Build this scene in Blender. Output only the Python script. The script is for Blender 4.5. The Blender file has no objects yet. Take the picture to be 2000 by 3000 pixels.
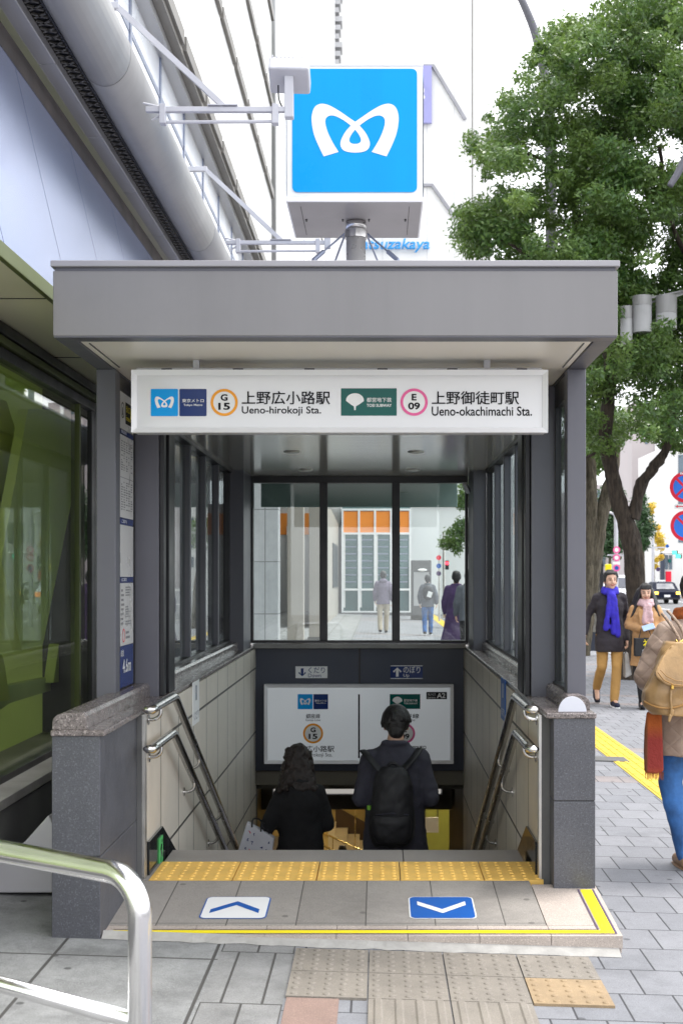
import bpy, bmesh, math, random
from mathutils import Vector, Matrix, noise as mnoise
import numpy as np
R = math.radians
rnd = random.Random(7)
SC = bpy.context.scene
COL = SC.collection
# camera constants (level camera with lens shift); used to turn measured directions into metres
F_, VX, VY, CZ = 3740.0, 1110.0, 1688.0, 1.55
def at(px, py, Y):
    return Vector(((px - VX) * Y / F_, Y, CZ - (py - VY) * Y / F_))
def onx(px, py, X):
    s = (px - VX) / X
    return Vector((X, F_ / s, CZ - (py - VY) / s))
def gz(x):
    x = max(-3.0, min(5.0, x))
    return 0.008 - 0.031 * x

# ---------------------------------------------------------------- materials
def new_mat(name):
    m = bpy.data.materials.new(name); m.use_nodes = True
    nt = m.node_tree; nt.nodes.clear()
    out = nt.nodes.new('ShaderNodeOutputMaterial')
    return m, nt, out
class NG:
    def __init__(s, nt): s.nt = nt
    def n(s, t, **k):
        nd = s.nt.nodes.new(t)
        for a, b in k.items(): setattr(nd, a, b)
        return nd
    def put(s, sock, v):
        if hasattr(v, 'is_output') or isinstance(v, bpy.types.NodeSocket): s.nt.links.new(v, sock)
        else:
            if sock.type == 'RGBA' and len(v) == 3: v = (*v, 1)
            sock.default_value = v
    def math(s, op, a, b=0.0, c=None):
        nd = s.n('ShaderNodeMath', operation=op)
        s.put(nd.inputs[0], a); s.put(nd.inputs[1], b)
        if c is not None: s.put(nd.inputs[2], c)
        return nd.outputs[0]
    def mix(s, f, a, b, mode='MIX'):
        nd = s.n('ShaderNodeMix', data_type='RGBA', blend_type=mode)
        s.put(nd.inputs[0], f); s.put(nd.inputs[6], a); s.put(nd.inputs[7], b)
        return nd.outputs[2]
    def noise(s, vec, scale, detail=4, rough=.55):
        nd = s.n('ShaderNodeTexNoise'); nd.inputs['Scale'].default_value = scale
        nd.inputs['Detail'].default_value = detail; nd.inputs['Roughness'].default_value = rough
        if vec is not None: s.nt.links.new(vec, nd.inputs['Vector'])
        return nd.outputs[0]
    def ramp(s, f, lo, hi, a=0., b=1.):
        nd = s.n('ShaderNodeMapRange'); s.put(nd.inputs[0], f)
        for i, v in zip((1, 2, 3, 4), (lo, hi, a, b)): nd.inputs[i].default_value = v
        return nd.outputs[0]
    def sep(s, v):
        nd = s.n('ShaderNodeSeparateXYZ'); s.nt.links.new(v, nd.inputs[0]); return nd.outputs
    def comb(s, x, y, z=0.0):
        nd = s.n('ShaderNodeCombineXYZ')
        s.put(nd.inputs[0], x); s.put(nd.inputs[1], y); s.put(nd.inputs[2], z); return nd.outputs[0]
    def bump(s, h, strength=.3, dist=.01, normal=None):
        nd = s.n('ShaderNodeBump'); nd.inputs['Strength'].default_value = strength
        nd.inputs['Distance'].default_value = dist; s.nt.links.new(h, nd.inputs['Height'])
        if normal is not None: s.nt.links.new(normal, nd.inputs['Normal'])
        return nd.outputs[0]
    def bsdf(s, out, col, rough, metal=0., normal=None, spec=.5, emit=None, estr=0., coat=0.):
        b = s.n('ShaderNodeBsdfPrincipled')
        s.put(b.inputs['Base Color'], col); s.put(b.inputs['Roughness'], rough); s.put(b.inputs['Metallic'], metal)
        b.inputs['Specular IOR Level'].default_value = spec
        b.inputs['Coat Weight'].default_value = coat
        if normal is not None: s.nt.links.new(normal, b.inputs['Normal'])
        if emit is not None:
            s.put(b.inputs['Emission Color'], emit); b.inputs['Emission Strength'].default_value = estr
        s.nt.links.new(b.outputs[0], out.inputs[0]); return b
    def obj(s): return s.n('ShaderNodeTexCoord').outputs['Object']
def M(name, col, rough=.6, metal=0., var=.12, vs=3., bump=0., bs=60., spec=.5, speck=0., ss=250., stain=0., coat=0., streak=0., rvar=1., fibre=0.):
    """painted / stone / cloth surface: colour with soft large-scale wear, fine speckle and bump"""
    m, nt, out = new_mat(name); g = NG(nt); v = g.obj()
    dark = tuple(c * (1 - var) for c in col); lite = tuple(min(1, c * (1 + var)) for c in col)
    c = g.mix(g.ramp(g.noise(v, vs, 5), .3, .7), dark, lite)
    if speck:
        c = g.mix(g.ramp(g.noise(v, ss, 2, .7), .52, .62, 0, speck), c, tuple(x * .25 for x in col))
        c = g.mix(g.ramp(g.noise(v, ss * .8, 2, .7), .56, .66, 0, speck), c, tuple(min(1, x * 2.2 + .03) for x in col))
    if stain:
        c = g.mix(g.ramp(g.noise(v, vs * .6, 6, .7), .52, .72, 0, stain), c, tuple(x * .45 for x in col))
    if streak:
        mp = g.n('ShaderNodeMapping'); mp.inputs['Scale'].default_value = (1, 1, .05); nt.links.new(v, mp.inputs['Vector'])
        sn = g.noise(mp.outputs[0], 6, 6, .6)
        c = g.mix(g.ramp(sn, .48, .72, 0, streak), c, tuple(x * .55 for x in col)); c = g.mix(g.ramp(sn, .46, .25, 0, streak * .7), c, tuple(min(1, x * 1.35 + .01) for x in col))
    hb = g.noise(v, bs, 4) if bump else None
    if fibre:
        mp = g.n('ShaderNodeMapping'); mp.inputs['Scale'].default_value = (1, 1, .16); nt.links.new(v, mp.inputs['Vector'])
        fb = g.noise(mp.outputs[0], fibre, 5, .7); hb = g.math('ADD', g.math('MULTIPLY', fb, 1.6), hb) if hb else fb
        c = g.mix(g.ramp(fb, .42, .66, 0, .75), c, tuple(min(1, x * 2.1 + .002) for x in col)); c = g.mix(g.ramp(fb, .5, .3, 0, .8), c, tuple(x * .35 for x in col))
    nrm = g.bump(hb, bump or .6, .01) if hb else None
    r = g.ramp(g.noise(v, vs * 2, 4), .3, .7, max(.02, rough - .06 * rvar), min(1, rough + .08 * rvar))
    g.bsdf(out, c, r, metal, nrm, spec, coat=coat)
    return m
def Mflat(name, col, rough=.5, metal=0., spec=.2):
    m, nt, out = new_mat(name); g = NG(nt); g.bsdf(out, col, rough, metal, None, spec); return m
def Memit(name, col, st):
    m, nt, out = new_mat(name); g = NG(nt)
    e = g.n('ShaderNodeEmission'); g.put(e.inputs[0], col); e.inputs[1].default_value = st
    nt.links.new(e.outputs[0], out.inputs[0]); return m
def Mglass(name, tint, f0=.05, rough=.0, p=5.):
    m, nt, out = new_mat(name); g = NG(nt)
    lw = g.n('ShaderNodeLayerWeight'); lw.inputs[0].default_value = .5
    f = g.math('MULTIPLY_ADD', g.math('POWER', lw.outputs['Facing'], p), 1 - f0, f0)
    t = g.n('ShaderNodeBsdfTransparent'); g.put(t.inputs[0], tint)
    s = g.n('ShaderNodeBsdfGlossy'); s.inputs['Roughness'].default_value = rough
    mx = g.n('ShaderNodeMixShader'); nt.links.new(f, mx.inputs[0])
    nt.links.new(t.outputs[0], mx.inputs[1]); nt.links.new(s.outputs[0], mx.inputs[2])
    nt.links.new(mx.outputs[0], out.inputs[0]); return m
def Mtile(name, w, h, off, joint, c1, c2, jc, axes='xy', rough=.75, pink=None, x0=0., y0=0., speck=.25, bump=.35, var=.5, stain=.25, jsoft=1.6, spec=.4, gum=0., mott=1.35):
    """tiles laid on a grid: w x h metres, row offset, joint width; each tile gets its own tone"""
    m, nt, out = new_mat(name); g = NG(nt); v = g.obj(); s = g.sep(v)
    a = {'x': 0, 'y': 1, 'z': 2}
    u = g.math('SUBTRACT', s[a[axes[0]]], x0); q = g.math('SUBTRACT', s[a[axes[1]]], y0)
    vv = g.math('DIVIDE', q, h); row = g.math('FLOOR', vv)
    uu = g.math('ADD', g.math('DIVIDE', u, w), g.math('MULTIPLY', g.math('FLOORED_MODULO', row, 2.), off))
    colm = g.math('FLOOR', uu)
    fu = g.math('FRACT', uu); fv = g.math('FRACT', vv)
    du = g.math('MULTIPLY', g.math('MINIMUM', fu, g.math('SUBTRACT', 1., fu)), w)
    dv = g.math('MULTIPLY', g.math('MINIMUM', fv, g.math('SUBTRACT', 1., fv)), h)
    wn = g.n('ShaderNodeTexWhiteNoise', noise_dimensions='2D'); nt.links.new(g.comb(colm, row), wn.inputs['Vector'])
    c = g.mix(wn.outputs[0], c1, c2)
    if pink:
        wr = g.n('ShaderNodeTexWhiteNoise', noise_dimensions='1D'); nt.links.new(g.math('ADD', row, pink[1]), wr.inputs['W'])
        c = g.mix(g.math('MULTIPLY', g.math('GREATER_THAN', wr.outputs[0], pink[2]), .8), c, pink[0])
    c = g.mix(var * .5, c, g.mix(g.ramp(g.noise(v, 5, 6, .65), .3, .7), tuple(x * .55 for x in c1), tuple(min(1, x * mott) for x in c1)))
    if speck:
        c = g.mix(g.ramp(g.noise(v, 260, 2, .7), .5, .66, 0, speck), c, tuple(x * .35 for x in c1))
        c = g.mix(g.ramp(g.noise(v, 200, 2, .7), .54, .68, 0, speck), c, tuple(min(1, x * 1.7) for x in c1))
    if stain:
        c = g.mix(g.ramp(g.noise(v, 2.2, 7, .7), .5, .75, 0, stain), c, tuple(x * .4 for x in c1))
    if gum:
        vo = g.n('ShaderNodeTexVoronoi', voronoi_dimensions='2D'); vo.inputs['Scale'].default_value = 2.6; nt.links.new(g.comb(u, q), vo.inputs['Vector'])
        sp_ = g.math('MULTIPLY', g.ramp(vo.outputs['Distance'], .030, .045, 1, 0), g.math('GREATER_THAN', g.sep(vo.outputs['Color'])[0], .45))
        c = g.mix(g.math('MULTIPLY', sp_, gum), c, tuple(x * .30 for x in c1))
        c = g.mix(g.ramp(g.noise(v, 1.1, 8, .75), .53, .70, 0, gum * .55), c, tuple(x * .50 for x in c1))
        c = g.mix(g.ramp(g.noise(v, 24, 6, .75), .55, .72, 0, gum * .5), c, tuple(x * .55 for x in c1))
    d = g.math('MINIMUM', du, dv)
    jm = g.ramp(d, joint * .5, joint * .5 * jsoft, 1, 0)
    c = g.mix(jm, c, jc)
    hgt = g.math('ADD', g.math('MULTIPLY', jm, -1.), g.math('MULTIPLY', g.noise(v, 120, 4), .12))
    g.bsdf(out, c, rough, 0, g.bump(hgt, bump, .004), spec)
    return m

MAT = {}
def mats():
    d = MAT
    d['panel_grey'] = M('grey_painted_metal', (.200, .193, .197), .42, .12, .08, 1.2, .02, 60, stain=.12, streak=.13)
    d['cap_grey'] = M('grey_cap_metal', (.30, .29, .31), .35, .2, .06, 2)
    d['post'] = M('dark_grey_post_paint', (.110, .110, .132), .42, .1, .10, 1.5, stain=.15, streak=.15)
    d['black'] = M('black_frame_metal', (.012, .012, .015), .35, .2, .2, 2)
    d['soffit'] = M('beige_soffit_panel', (.82, .77, .70), .32, .0, .03, 1, rvar=.1)
    d['granite'] = M('dark_granite', (.085, .087, .102), .42, 0, .16, 2.2, .04, 200, speck=.35, ss=160, stain=.12)
    d['granite_side'] = d['granite']
    d['coping'] = M('brown_speckled_granite', (.17, .145, .14), .22, 0, .3, 20, .03, 200, speck=.8, ss=110)
    d['steel'] = M('stainless_steel', (.62, .61, .60), .20, 1., .06, 8)
    d['brushed'] = M('brushed_steel', (.60, .585, .56), .32, 1., .1, 6)
    d['chrome'] = M('polished_steel', (.82, .81, .81), .16, 1., .05, 4)
    d['navy'] = M('navy_wall_panel', (.028, .036, .062), .45, .0, .15, 1.2)
    d['white_frame'] = M('white_sign_frame', (.80, .80, .82), .35, .1, .03, 3)
    d['lightbox'] = None
    d['sign_face'] = M('white_acrylic_face', (.72, .72, .74), .10, 0, .02, 2, coat=.3)
    d['board_white'] = M('board_white', (.60, .60, .60), .3, 0, .04, 2)
    d['cyan'] = Mflat('cyan_print', (.0, .32, .78), .15)
    d['cyan2'] = M('cyan_sign_face', (.004, .335, .76), .3, 0, .03, 1.5, spec=.12, streak=.1)
    d['navyp'] = Mflat('navy_print', (.012, .035, .16), .12)
    d['teal'] = Mflat('teal_print', (.0, .10, .085), .15)
    d['white'] = M('white_paint', (.80, .80, .80), .45, 0, .03, 2)
    d['whitep'] = Mflat('white_print', (.82, .82, .82), .3)
    d['blackp'] = Mflat('black_print', (.008, .008, .011), .6, 0, .1)
    d['greyp'] = Mflat('grey_print', (.22, .22, .23), .4)
    d['orange'] = Mflat('orange_print', (.90, .36, .03), .3)
    d['pinkp'] = Mflat('pink_print', (.80, .13, .34), .3)
    d['yellowp'] = Mflat('yellow_print', (.85, .70, .02), .4)
    d['bluep'] = Mflat('blue_print', (.012, .10, .40), .4)
    d['redp'] = Mflat('red_print', (.75, .02, .05), .35)
    d['greenp'] = Mflat('green_exit_print', (.10, .50, .16), .4)
    d['purplep'] = Mflat('purple_line_print', (.10, .07, .12), .5)
    d['skirt'] = M('black_polished_stone', (.02, .022, .024), .08, 0, .2, 3)
    d['tact'] = M('yellow_tactile_tile', (.84, .52, .125), .6, 0, .1, 9, .05, 200, stain=.2)
    d['tactg'] = M('worn_beige_tactile_tile', (.215, .192, .165), .75, 0, .14, 6, .1, 160, speck=.25, stain=.3)
    d['tacto'] = M('tan_tactile_tile', (.30, .215, .125), .7, 0, .15, 8, .1, 160, speck=.2, stain=.3)
    d['dotg'] = M('worn_yellow_dots', (.36, .325, .20), .65, 0, .12, 9, .05, 160)
    d['tact2'] = M('yellow_tactile_path_paint', (.60, .41, .035), .6, 0, .08, 5, .05, 150, stain=.15)
    d['pinkt'] = M('pink_paver_stone', (.235, .16, .135), .8, 0, .12, 8, .1, 150, speck=.3)
    d['mortar'] = M('white_mortar', (.34, .33, .315), .85, 0, .15, 14, .3, 60, stain=.2)
    d['step'] = M('grey_step_stone', (.29, .268, .25), .6, 0, .1, 5, .06, 180, speck=.25, stain=.2)
    d['border'] = M('pink_white_border_granite', (.42, .36, .32), .65, 0, .08, 6, .06, 180, speck=.35, ss=200)
    d['concrete'] = M('grey_concrete', (.30, .29, .28), .8, 0, .2, 3, .15, 60, stain=.3)
    d['dconcrete'] = M('dark_concrete', (.11, .11, .11), .75, 0, .2, 3, .1, 60, stain=.3)
    d['beam'] = M('olive_beam_paint', (.17, .155, .12), .6, 0, .12, 3)
    d['ochre'] = M('ochre_wall_tile', (.62, .46, .17), .45, 0, .1, 2)
    d['cream'] = M('cream_stair_stone', (.70, .58, .36), .5, 0, .08, 4)
    d['olive'] = M('olive_green_wall', (.32, .34, .07), .45, 0, .1, 2)
    d['asphalt'] = M('asphalt', (.12, .12, .125), .9, 0, .15, .6, .2, 80, speck=.3, ss=90)
    d['ceil'] = None
    d['glass'] = Mglass('clear_window_glass', (.93, .97, .96), .06)
    d['glass_teal'] = Mglass('teal_tinted_glass', (.74, .79, .79), .05)
    d['glass_green'] = Mglass('green_tinted_shop_glass', (.95, .98, .90), .09)
    d['facade'] = M('white_facade_panel', (.74, .74, .73), .5, 0, .03, .5)
    d['alu'] = M('pale_aluminium', (.42, .42, .43), .35, .5, .06, .8)
    d['bluepanel'] = M('blue_grey_metal_panel', (.36, .41, .58), .26, .8, .05, .5, rvar=.1)
    d['tube'] = M('grey_metal_cornice', (.30, .298, .298), .46, .2, .08, .8, stain=.25, streak=.12)
    d['rust'] = M('rusty_dark_steel', (.06, .05, .045), .7, .1, .4, 5, .2, 40, stain=.5)
    d['olive_trim'] = M('olive_trim', (.10, .12, .035), .5, .1, .1, 1)
    d['soffit_b'] = M('beige_building_soffit', (.74, .70, .52), .35, .0, .06, .7)
    d['vgreen'] = M('lime_green_panel', (.66, .76, .26), .4, 0, .12, .8)
    d['vgreen2'] = M('yellow_green_panel', (.72, .74, .24), .4, 0, .12, .8)
    d['shopdark'] = M('dark_green_interior', (.68, .74, .42), .6, 0, .3, .8)
    d['brown'] = M('taupe_band', (.20, .188, .172), .5, .2, .08, 1)
    d['mull'] = M('blue_grey_mullion', (.24, .27, .36), .35, .5, .08, 1)
    d['skyglass'] = M('reflective_facade_glass', (.86, .89, .94), .22, .25, .04, .4)
    d['white_metal'] = M('white_enamel_metal', (.52, .52, .56), .4, .1, .05, 6, stain=.08)
    d['cable'] = Mflat('black_cable', (.01, .01, .01), .5)
    d['violet'] = M('violet_banner', (.32, .32, .60), .6, 0, .05, .4)
    d['sblue'] = Mflat('sky_blue_letters', (.05, .33, .75), .4)
    d['orangep'] = M('orange_fascia_panel', (.85, .27, .03), .45, 0, .06, .6)
    d['storeglass'] = M('teal_store_glass', (.07, .14, .14), .12, .2, .35, .5)
    d['granite_l'] = Mtile('pale_granite_cladding', .9, .9, 0., .012, (.42, .43, .44), (.50, .50, .51), (.2, .2, .2), 'xz', .6, speck=.3, stain=.1)
    d['taupe'] = M('taupe_column_stone', (.34, .31, .27), .6, 0, .1, 1, speck=.2)
    d['red'] = Mflat('signal_red', (.8, .02, .03), .35)
    d['skin'] = M('skin', (.62, .38, .27), .5, 0, .06, 12)
    d['lips'] = Mflat('lips', (.42, .13, .11), .45)
    d['eye'] = Mflat('dark_eye', (.015, .01, .01), .3)
    d['hair'] = M('black_hair', (.008, .007, .007), .38, 0, .4, 40, .5, 90, fibre=120.)
    d['hairb'] = M('dark_brown_hair', (.013, .007, .005), .38, 0, .5, 35, .6, 70, fibre=90.)
    d['coat_dark'] = M('charcoal_navy_coat', (.042, .042, .060), .85, 0, .2, 7, .7, 22, stain=.3)
    d['coat_black'] = M('black_wool_coat', (.010, .010, .012), .9, 0, .3, 7, .7, 22, stain=.3)
    d['bag_black'] = M('black_nylon', (.009, .009, .012), .6, 0, .3, 9, .5, 12)
    d['jacket'] = M('navy_brown_jacket', (.026, .021, .028), .8, 0, .2, 8, .7, 22, stain=.3)
    d['scarf_b'] = M('cobalt_blue_scarf', (.030, .020, .42), .8, 0, .25, 18, .6, 30)
    d['khaki'] = M('mustard_chino', (.42, .235, .07), .8, 0, .12, 8, .7, 22, stain=.3)
    d['camel'] = M('camel_coat', (.50, .285, .13), .85, 0, .12, 8, .7, 22, stain=.3)
    d['pinks'] = M('pink_scarf', (.56, .38, .40), .85, 0, .15, 25, .6, 40)
    d['shoe'] = Mflat('navy_shoe', (.02, .025, .05), .5)
    d['shoeb'] = Mflat('black_shoe', (.012, .012, .014), .35)
    d['tanshoe'] = Mflat('tan_shoe', (.32, .20, .12), .5)
    d['quilt'] = None
    d['leather'] = M('tan_leather', (.36, .222, .095), .36, 0, .28, 7, .5, 18, stain=.25)
    d['leather_d'] = M('tan_leather_trim', (.36, .19, .055), .4, 0, .12, 5)
    d['gold'] = M('gold_buckle', (.75, .48, .12), .25, 1., .05, 5)
    d['rope'] = M('braided_strap', (.32, .23, .17), .7, 0, .4, 90, .8, 120)
    d['denim'] = M('blue_denim', (.035, .125, .34), .85, 0, .55, 7, .7, 18, stain=.3)
    d['oscarf'] = None
    d['hoodie'] = M('mauve_grey_hoodie', (.20, .17, .23), .9, 0, .12, 6, .6, 20, stain=.3)
    d['beigep'] = M('beige_trousers', (.45, .39, .30), .85, 0, .1, 6)
    d['greyj'] = M('grey_jacket', (.10, .11, .13), .85, 0, .15, 6, .6, 20, stain=.3)
    d['purplec'] = M('purple_coat', (.075, .045, .12), .9, 0, .2, 6, .6, 20, stain=.3)
    d['bark'] = M('dark_bark', (.036, .027, .020), .95, 0, .5, 9, 1., 24, stain=.4, fibre=26.)
    d['bark2'] = M('olive_grey_bark', (.080, .068, .047), .95, 0, .4, 7, 1., 22, stain=.4, fibre=24.)
    d['balc'] = M('taupe_apartment_wall', (.40, .36, .36), .7, 0, .06, .3)
    d['pale'] = M('pale_building_wall', (.66, .65, .63), .7, 0, .05, .2)
    d['win'] = M('dark_window_glass', (.10, .13, .16), .15, .3, .3, .4)
    d['carb'] = M('dark_car_paint', (.012, .015, .03), .55, 0, .05, 2, spec=.08)
    d['carw'] = M('white_car_paint', (.75, .76, .78), .25, 0, .03, 2, coat=.6)
    d['rubber'] = Mflat('tyre_rubber', (.015, .015, .015), .85)
    d['lampy'] = Memit('yellow_roof_lamp', (1., .55, .08), 2.2)
    d['lampr'] = Memit('amber_tail_lamp', (1., .30, .10), 1.6)
    d['sigg'] = Memit('green_signal_lamp', (.05, .9, .55), 2.0)
    d['sigr'] = Memit('red_signal_lamp', (1., .05, .08), 2.0)
    d['tubelight'] = Memit('lit_fluorescent_tube', (1., .95, .88), .15)
    d['tubelight_w'] = Memit('lit_concourse_tube', (1., .86, .60), 20.)
    d['diffuser'] = M('lamp_diffuser', (.80, .80, .78), .4, 0, .02, 3)
    m, nt, out = new_mat('lit_sign_diffuser'); g = NG(nt); g.bsdf(out, (.74, .75, .77), .12, 0, None, .5, (.86, .93, 1.), .055); d['lightbox'] = m
    # striped glossy ceiling
    m, nt, out = new_mat('glossy_panel_ceiling'); g = NG(nt); v = g.obj(); s = g.sep(v)
    fr = g.math('FRACT', g.math('DIVIDE', s[1], .1)); jm = g.ramp(g.math('MINIMUM', fr, g.math('SUBTRACT', 1., fr)), .02, .06, 1, 0)
    c = g.mix(jm, (.62, .60, .55), (.30, .29, .27))
    g.bsdf(out, c, .14, .35, g.bump(g.math('MULTIPLY', jm, -1.), .3, .003)); d['ceil'] = m
    # quilted jacket: diagonal stitching
    m, nt, out = new_mat('beige_quilted_nylon'); g = NG(nt); v = g.obj(); s = g.sep(v)
    def wave(a): return g.math('ABSOLUTE', g.math('SINE', g.math('MULTIPLY', a, 30.)))
    p = g.math('ADD', g.math('MULTIPLY', s[0], 1.), s[2]); q = g.math('SUBTRACT', g.math('MULTIPLY', s[0], 1.), s[2])
    mn = g.math('POWER', g.math('MINIMUM', wave(p), wave(q)), .5)
    h = g.math('ADD', mn, g.math('MULTIPLY', g.noise(v, 14, 5), .9))
    c = g.mix(g.ramp(g.noise(v, 6, 4), .3, .7), (.30, .215, .165), (.38, .285, .225))
    c = g.mix(g.ramp(mn, 0, .25, .35, 0), c, (.18, .12, .09))
    g.bsdf(out, c, .5, 0, g.bump(h, .38, .010), .35); d['quilt'] = m
    # orange/red check scarf
    m, nt, out = new_mat('orange_red_check_scarf'); g = NG(nt); v = g.obj(); s = g.sep(v)
    f1 = g.ramp(g.math('SINE', g.math('MULTIPLY', s[2], 13.)), -.4, .6)
    f2 = g.ramp(g.math('SINE', g.math('MULTIPLY', g.math('ADD', s[0], s[1]), 40.)), .1, .4)
    c = g.mix(f1, (.36, .085, .015), (.24, .028, .022)); c = g.mix(g.math('MULTIPLY', f2, .75), c, (.10, .045, .015))
    g.bsdf(out, c, .9, 0, g.bump(g.noise(v, 60, 3), .5, .01)); d['oscarf'] = m
    # inner wall tiles
    d['walltile'] = Mtile('beige_wall_tile', .58, .58, 0., .012, (.64, .585, .51), (.69, .635, .56), (.07, .065, .06), 'yz', .45, x0=6.40, y0=.13, speck=.0, bump=.5, var=.25, stain=.18, spec=.4)
    # pavers
    d['paver'] = Mtile('grey_street_paver', .2, .3, .5, .006, (.185, .19, .208), (.245, .247, .265), (.05, .05, .055), 'xy', .8, ((.27, .215, .195), 4.0, .84), x0=.0, y0=.0, speck=.4, bump=.5, var=.5, stain=.25, gum=.75)
    d['slab'] = Mtile('worn_concrete_slab', .63, .95, .0, .010, (.215, .218, .220), (.27, .272, .272), (.06, .058, .056), 'xy', .85, x0=-.03, y0=.32, speck=.6, bump=.5, var=1.2, stain=.5, gum=.9, mott=1.75)
    d['slab2'] = Mtile('narrow_kerb_slab', .1475, .62, .5, .007, (.20, .20, .20), (.25, .25, .25), (.06, .058, .055), 'xy', .85, x0=-.64, y0=.22, speck=.5, bump=.5, var=1., stain=.4, gum=.7, mott=1.6)
    d['ramp'] = Mtile('grey_ramp_tile', .2985, .6, 0., .004, (.285, .262, .240), (.345, .32, .296), (.09, .082, .075), 'xy', .65, x0=-.178, y0=5.48, speck=.5, bump=.3, var=.45, stain=.3, gum=.6)
mats()

# ---------------------------------------------------------------- mesh helpers
def wl(o):
    v = Vector((0, 0, 0))
    while o is not None: v = v + o.location; o = o.parent
    return v
class MB:
    def __init__(s): s.bm = bmesh.new()
    def box(s, x0, x1, y0, y1, z0, z1):
        vs = [s.bm.verts.new((x, y, z)) for z in (z0, z1) for y in (y0, y1) for x in (x0, x1)]
        for f in ((0, 2, 3, 1), (4, 5, 7, 6), (0, 1, 5, 4), (2, 6, 7, 3), (0, 4, 6, 2), (1, 3, 7, 5)):
            s.bm.faces.new([vs[i] for i in f])
        return s
    def face(s, pts):
        s.bm.faces.new([s.bm.verts.new(p) for p in pts]); return s
    def prism(s, pts, d):
        d = Vector(d); a = [s.bm.verts.new(p) for p in pts]; b = [s.bm.verts.new(Vector(p) + d) for p in pts]
        n = len(pts); s.bm.faces.new(a[::-1]); s.bm.faces.new(b)
        for i in range(n): s.bm.faces.new((a[i], a[(i + 1) % n], b[(i + 1) % n], b[i]))
        return s
    def tube(s, pts, rad, n=12, cap=True, sq=None):
        pts = [Vector(p) for p in pts]; k = len(pts)
        if not hasattr(rad, '__len__'): rad = [rad] * k
        up = None; rings = []
        for i, p in enumerate(pts):
            t = (pts[min(i + 1, k - 1)] - pts[max(i - 1, 0)]).normalized()
            if up is None:
                up = t.orthogonal().normalized()
                if abs(t.z) < .9: up = (Vector((0, 0, 1)) - t * t.z).normalized()
            else:
                up = (up - t * up.dot(t))
                up = up.normalized() if up.length > 1e-6 else t.orthogonal().normalized()
            sd = t.cross(up); r = rad[i]
            q = sq or (1, 1)
            rings.append([s.bm.verts.new(p + (up * math.cos(2 * math.pi * (j + .5) / n) * q[0] + sd * math.sin(2 * math.pi * (j + .5) / n) * q[1]) * r) for j in range(n)])
        for a, b in zip(rings, rings[1:]):
            for j in range(n): s.bm.faces.new((a[j], a[(j + 1) % n], b[(j + 1) % n], b[j]))
        if cap: s.bm.faces.new(rings[0][::-1]); s.bm.faces.new(rings[-1])
        return s
    def cyl(s, p0, p1, r0, r1=None, n=20): return s.tube([p0, p1], [r0, r0 if r1 is None else r1], n)
    def bar(s, p0, p1, w, h):
        p0, p1 = Vector(p0), Vector(p1); t = (p1 - p0).normalized()
        up = Vector((0, 0, 1)) if abs(t.z) < .95 else Vector((0, 1, 0))
        sd = t.cross(up).normalized(); up = sd.cross(t)
        c = [sd * a * w / 2 + up * b * h / 2 for a, b in ((-1, -1), (1, -1), (1, 1), (-1, 1))]
        return s.prism([p0 + x for x in c], p1 - p0)
    def ell(s, c, r, rot=None, seg=14, rings=8):
        m = Matrix.Translation(c) @ (rot.to_4x4() if rot else Matrix.Identity(4)) @ Matrix.Diagonal((*r, 1))
        bmesh.ops.create_uvsphere(s.bm, u_segments=seg, v_segments=rings, radius=1, matrix=m); return s
    def cap(s, p0, p1, r0, r1=None, n=12):
        """tapered capsule"""
        r1 = r0 if r1 is None else r1; p0, p1 = Vector(p0), Vector(p1); t = (p1 - p0)
        t = t.normalized() if t.length > 1e-6 else Vector((0, 0, 1))
        pts = []; rr = []
        for a in (-85, -55, -25): pts.append(p0 + t * r0 * math.sin(R(a))); rr.append(r0 * math.cos(R(a)))
        for a in (0,): pts += [p0]; rr += [r0]
        pts += [p1]; rr += [r1]
        for a in (25, 55, 85): pts.append(p1 + t * r1 * math.sin(R(a))); rr.append(r1 * math.cos(R(a)))
        return s.tube(pts, rr, n)
    def build(s, name, mat, parent=None, smooth=False, bev=0., local=False, seg=2):
        if parent is not None and not local:
            o_ = wl(parent)
            for v in s.bm.verts: v.co -= o_
        bmesh.ops.recalc_face_normals(s.bm, faces=s.bm.faces)
        me = bpy.data.meshes.new(name); s.bm.to_mesh(me); s.bm.free()
        return link(name, me, mat, parent, smooth, bev, seg)
def link(name, me, mat, parent=None, smooth=False, bev=0., seg=2):
    me.materials.clear()
    if mat is not None: me.materials.append(MAT[mat] if isinstance(mat, str) else mat)
    if smooth: me.polygons.foreach_set('use_smooth', [True] * len(me.polygons))
    o = bpy.data.objects.new(name, me); COL.objects.link(o); o.parent = parent
    if bev:
        b = o.modifiers.new('bevel', 'BEVEL'); b.width = bev; b.segments = seg; b.limit_method = 'ANGLE'; b.angle_limit = R(40)
    return o
def baked(bm, voxel, smooth_it=4):
    """fuse overlapping volumes into one continuous skin"""
    me = bpy.data.meshes.new('tmp'); bmesh.ops.recalc_face_normals(bm, faces=bm.faces); bm.to_mesh(me); bm.free()
    o = bpy.data.objects.new('tmp', me); COL.objects.link(o)
    r = o.modifiers.new('r', 'REMESH'); r.mode = 'VOXEL'; r.voxel_size = voxel; r.use_smooth_shade = True
    if smooth_it:
        sm = o.modifiers.new('s', 'SMOOTH'); sm.iterations = smooth_it; sm.factor = .5
    dg = bpy.context.evaluated_depsgraph_get(); dg.update()
    res = bpy.data.meshes.new_from_object(o.evaluated_get(dg))
    bpy.data.objects.remove(o); bpy.data.meshes.remove(me)
    return res
def fused(mb, name, mat, parent, voxel=.014, it=4, world=False):
    if world:
        o_ = wl(parent)
        for v in mb.bm.verts: v.co -= o_
    me = baked(mb.bm, voxel, it); me.name = name
    return link(name, me, mat, parent, True)
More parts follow.
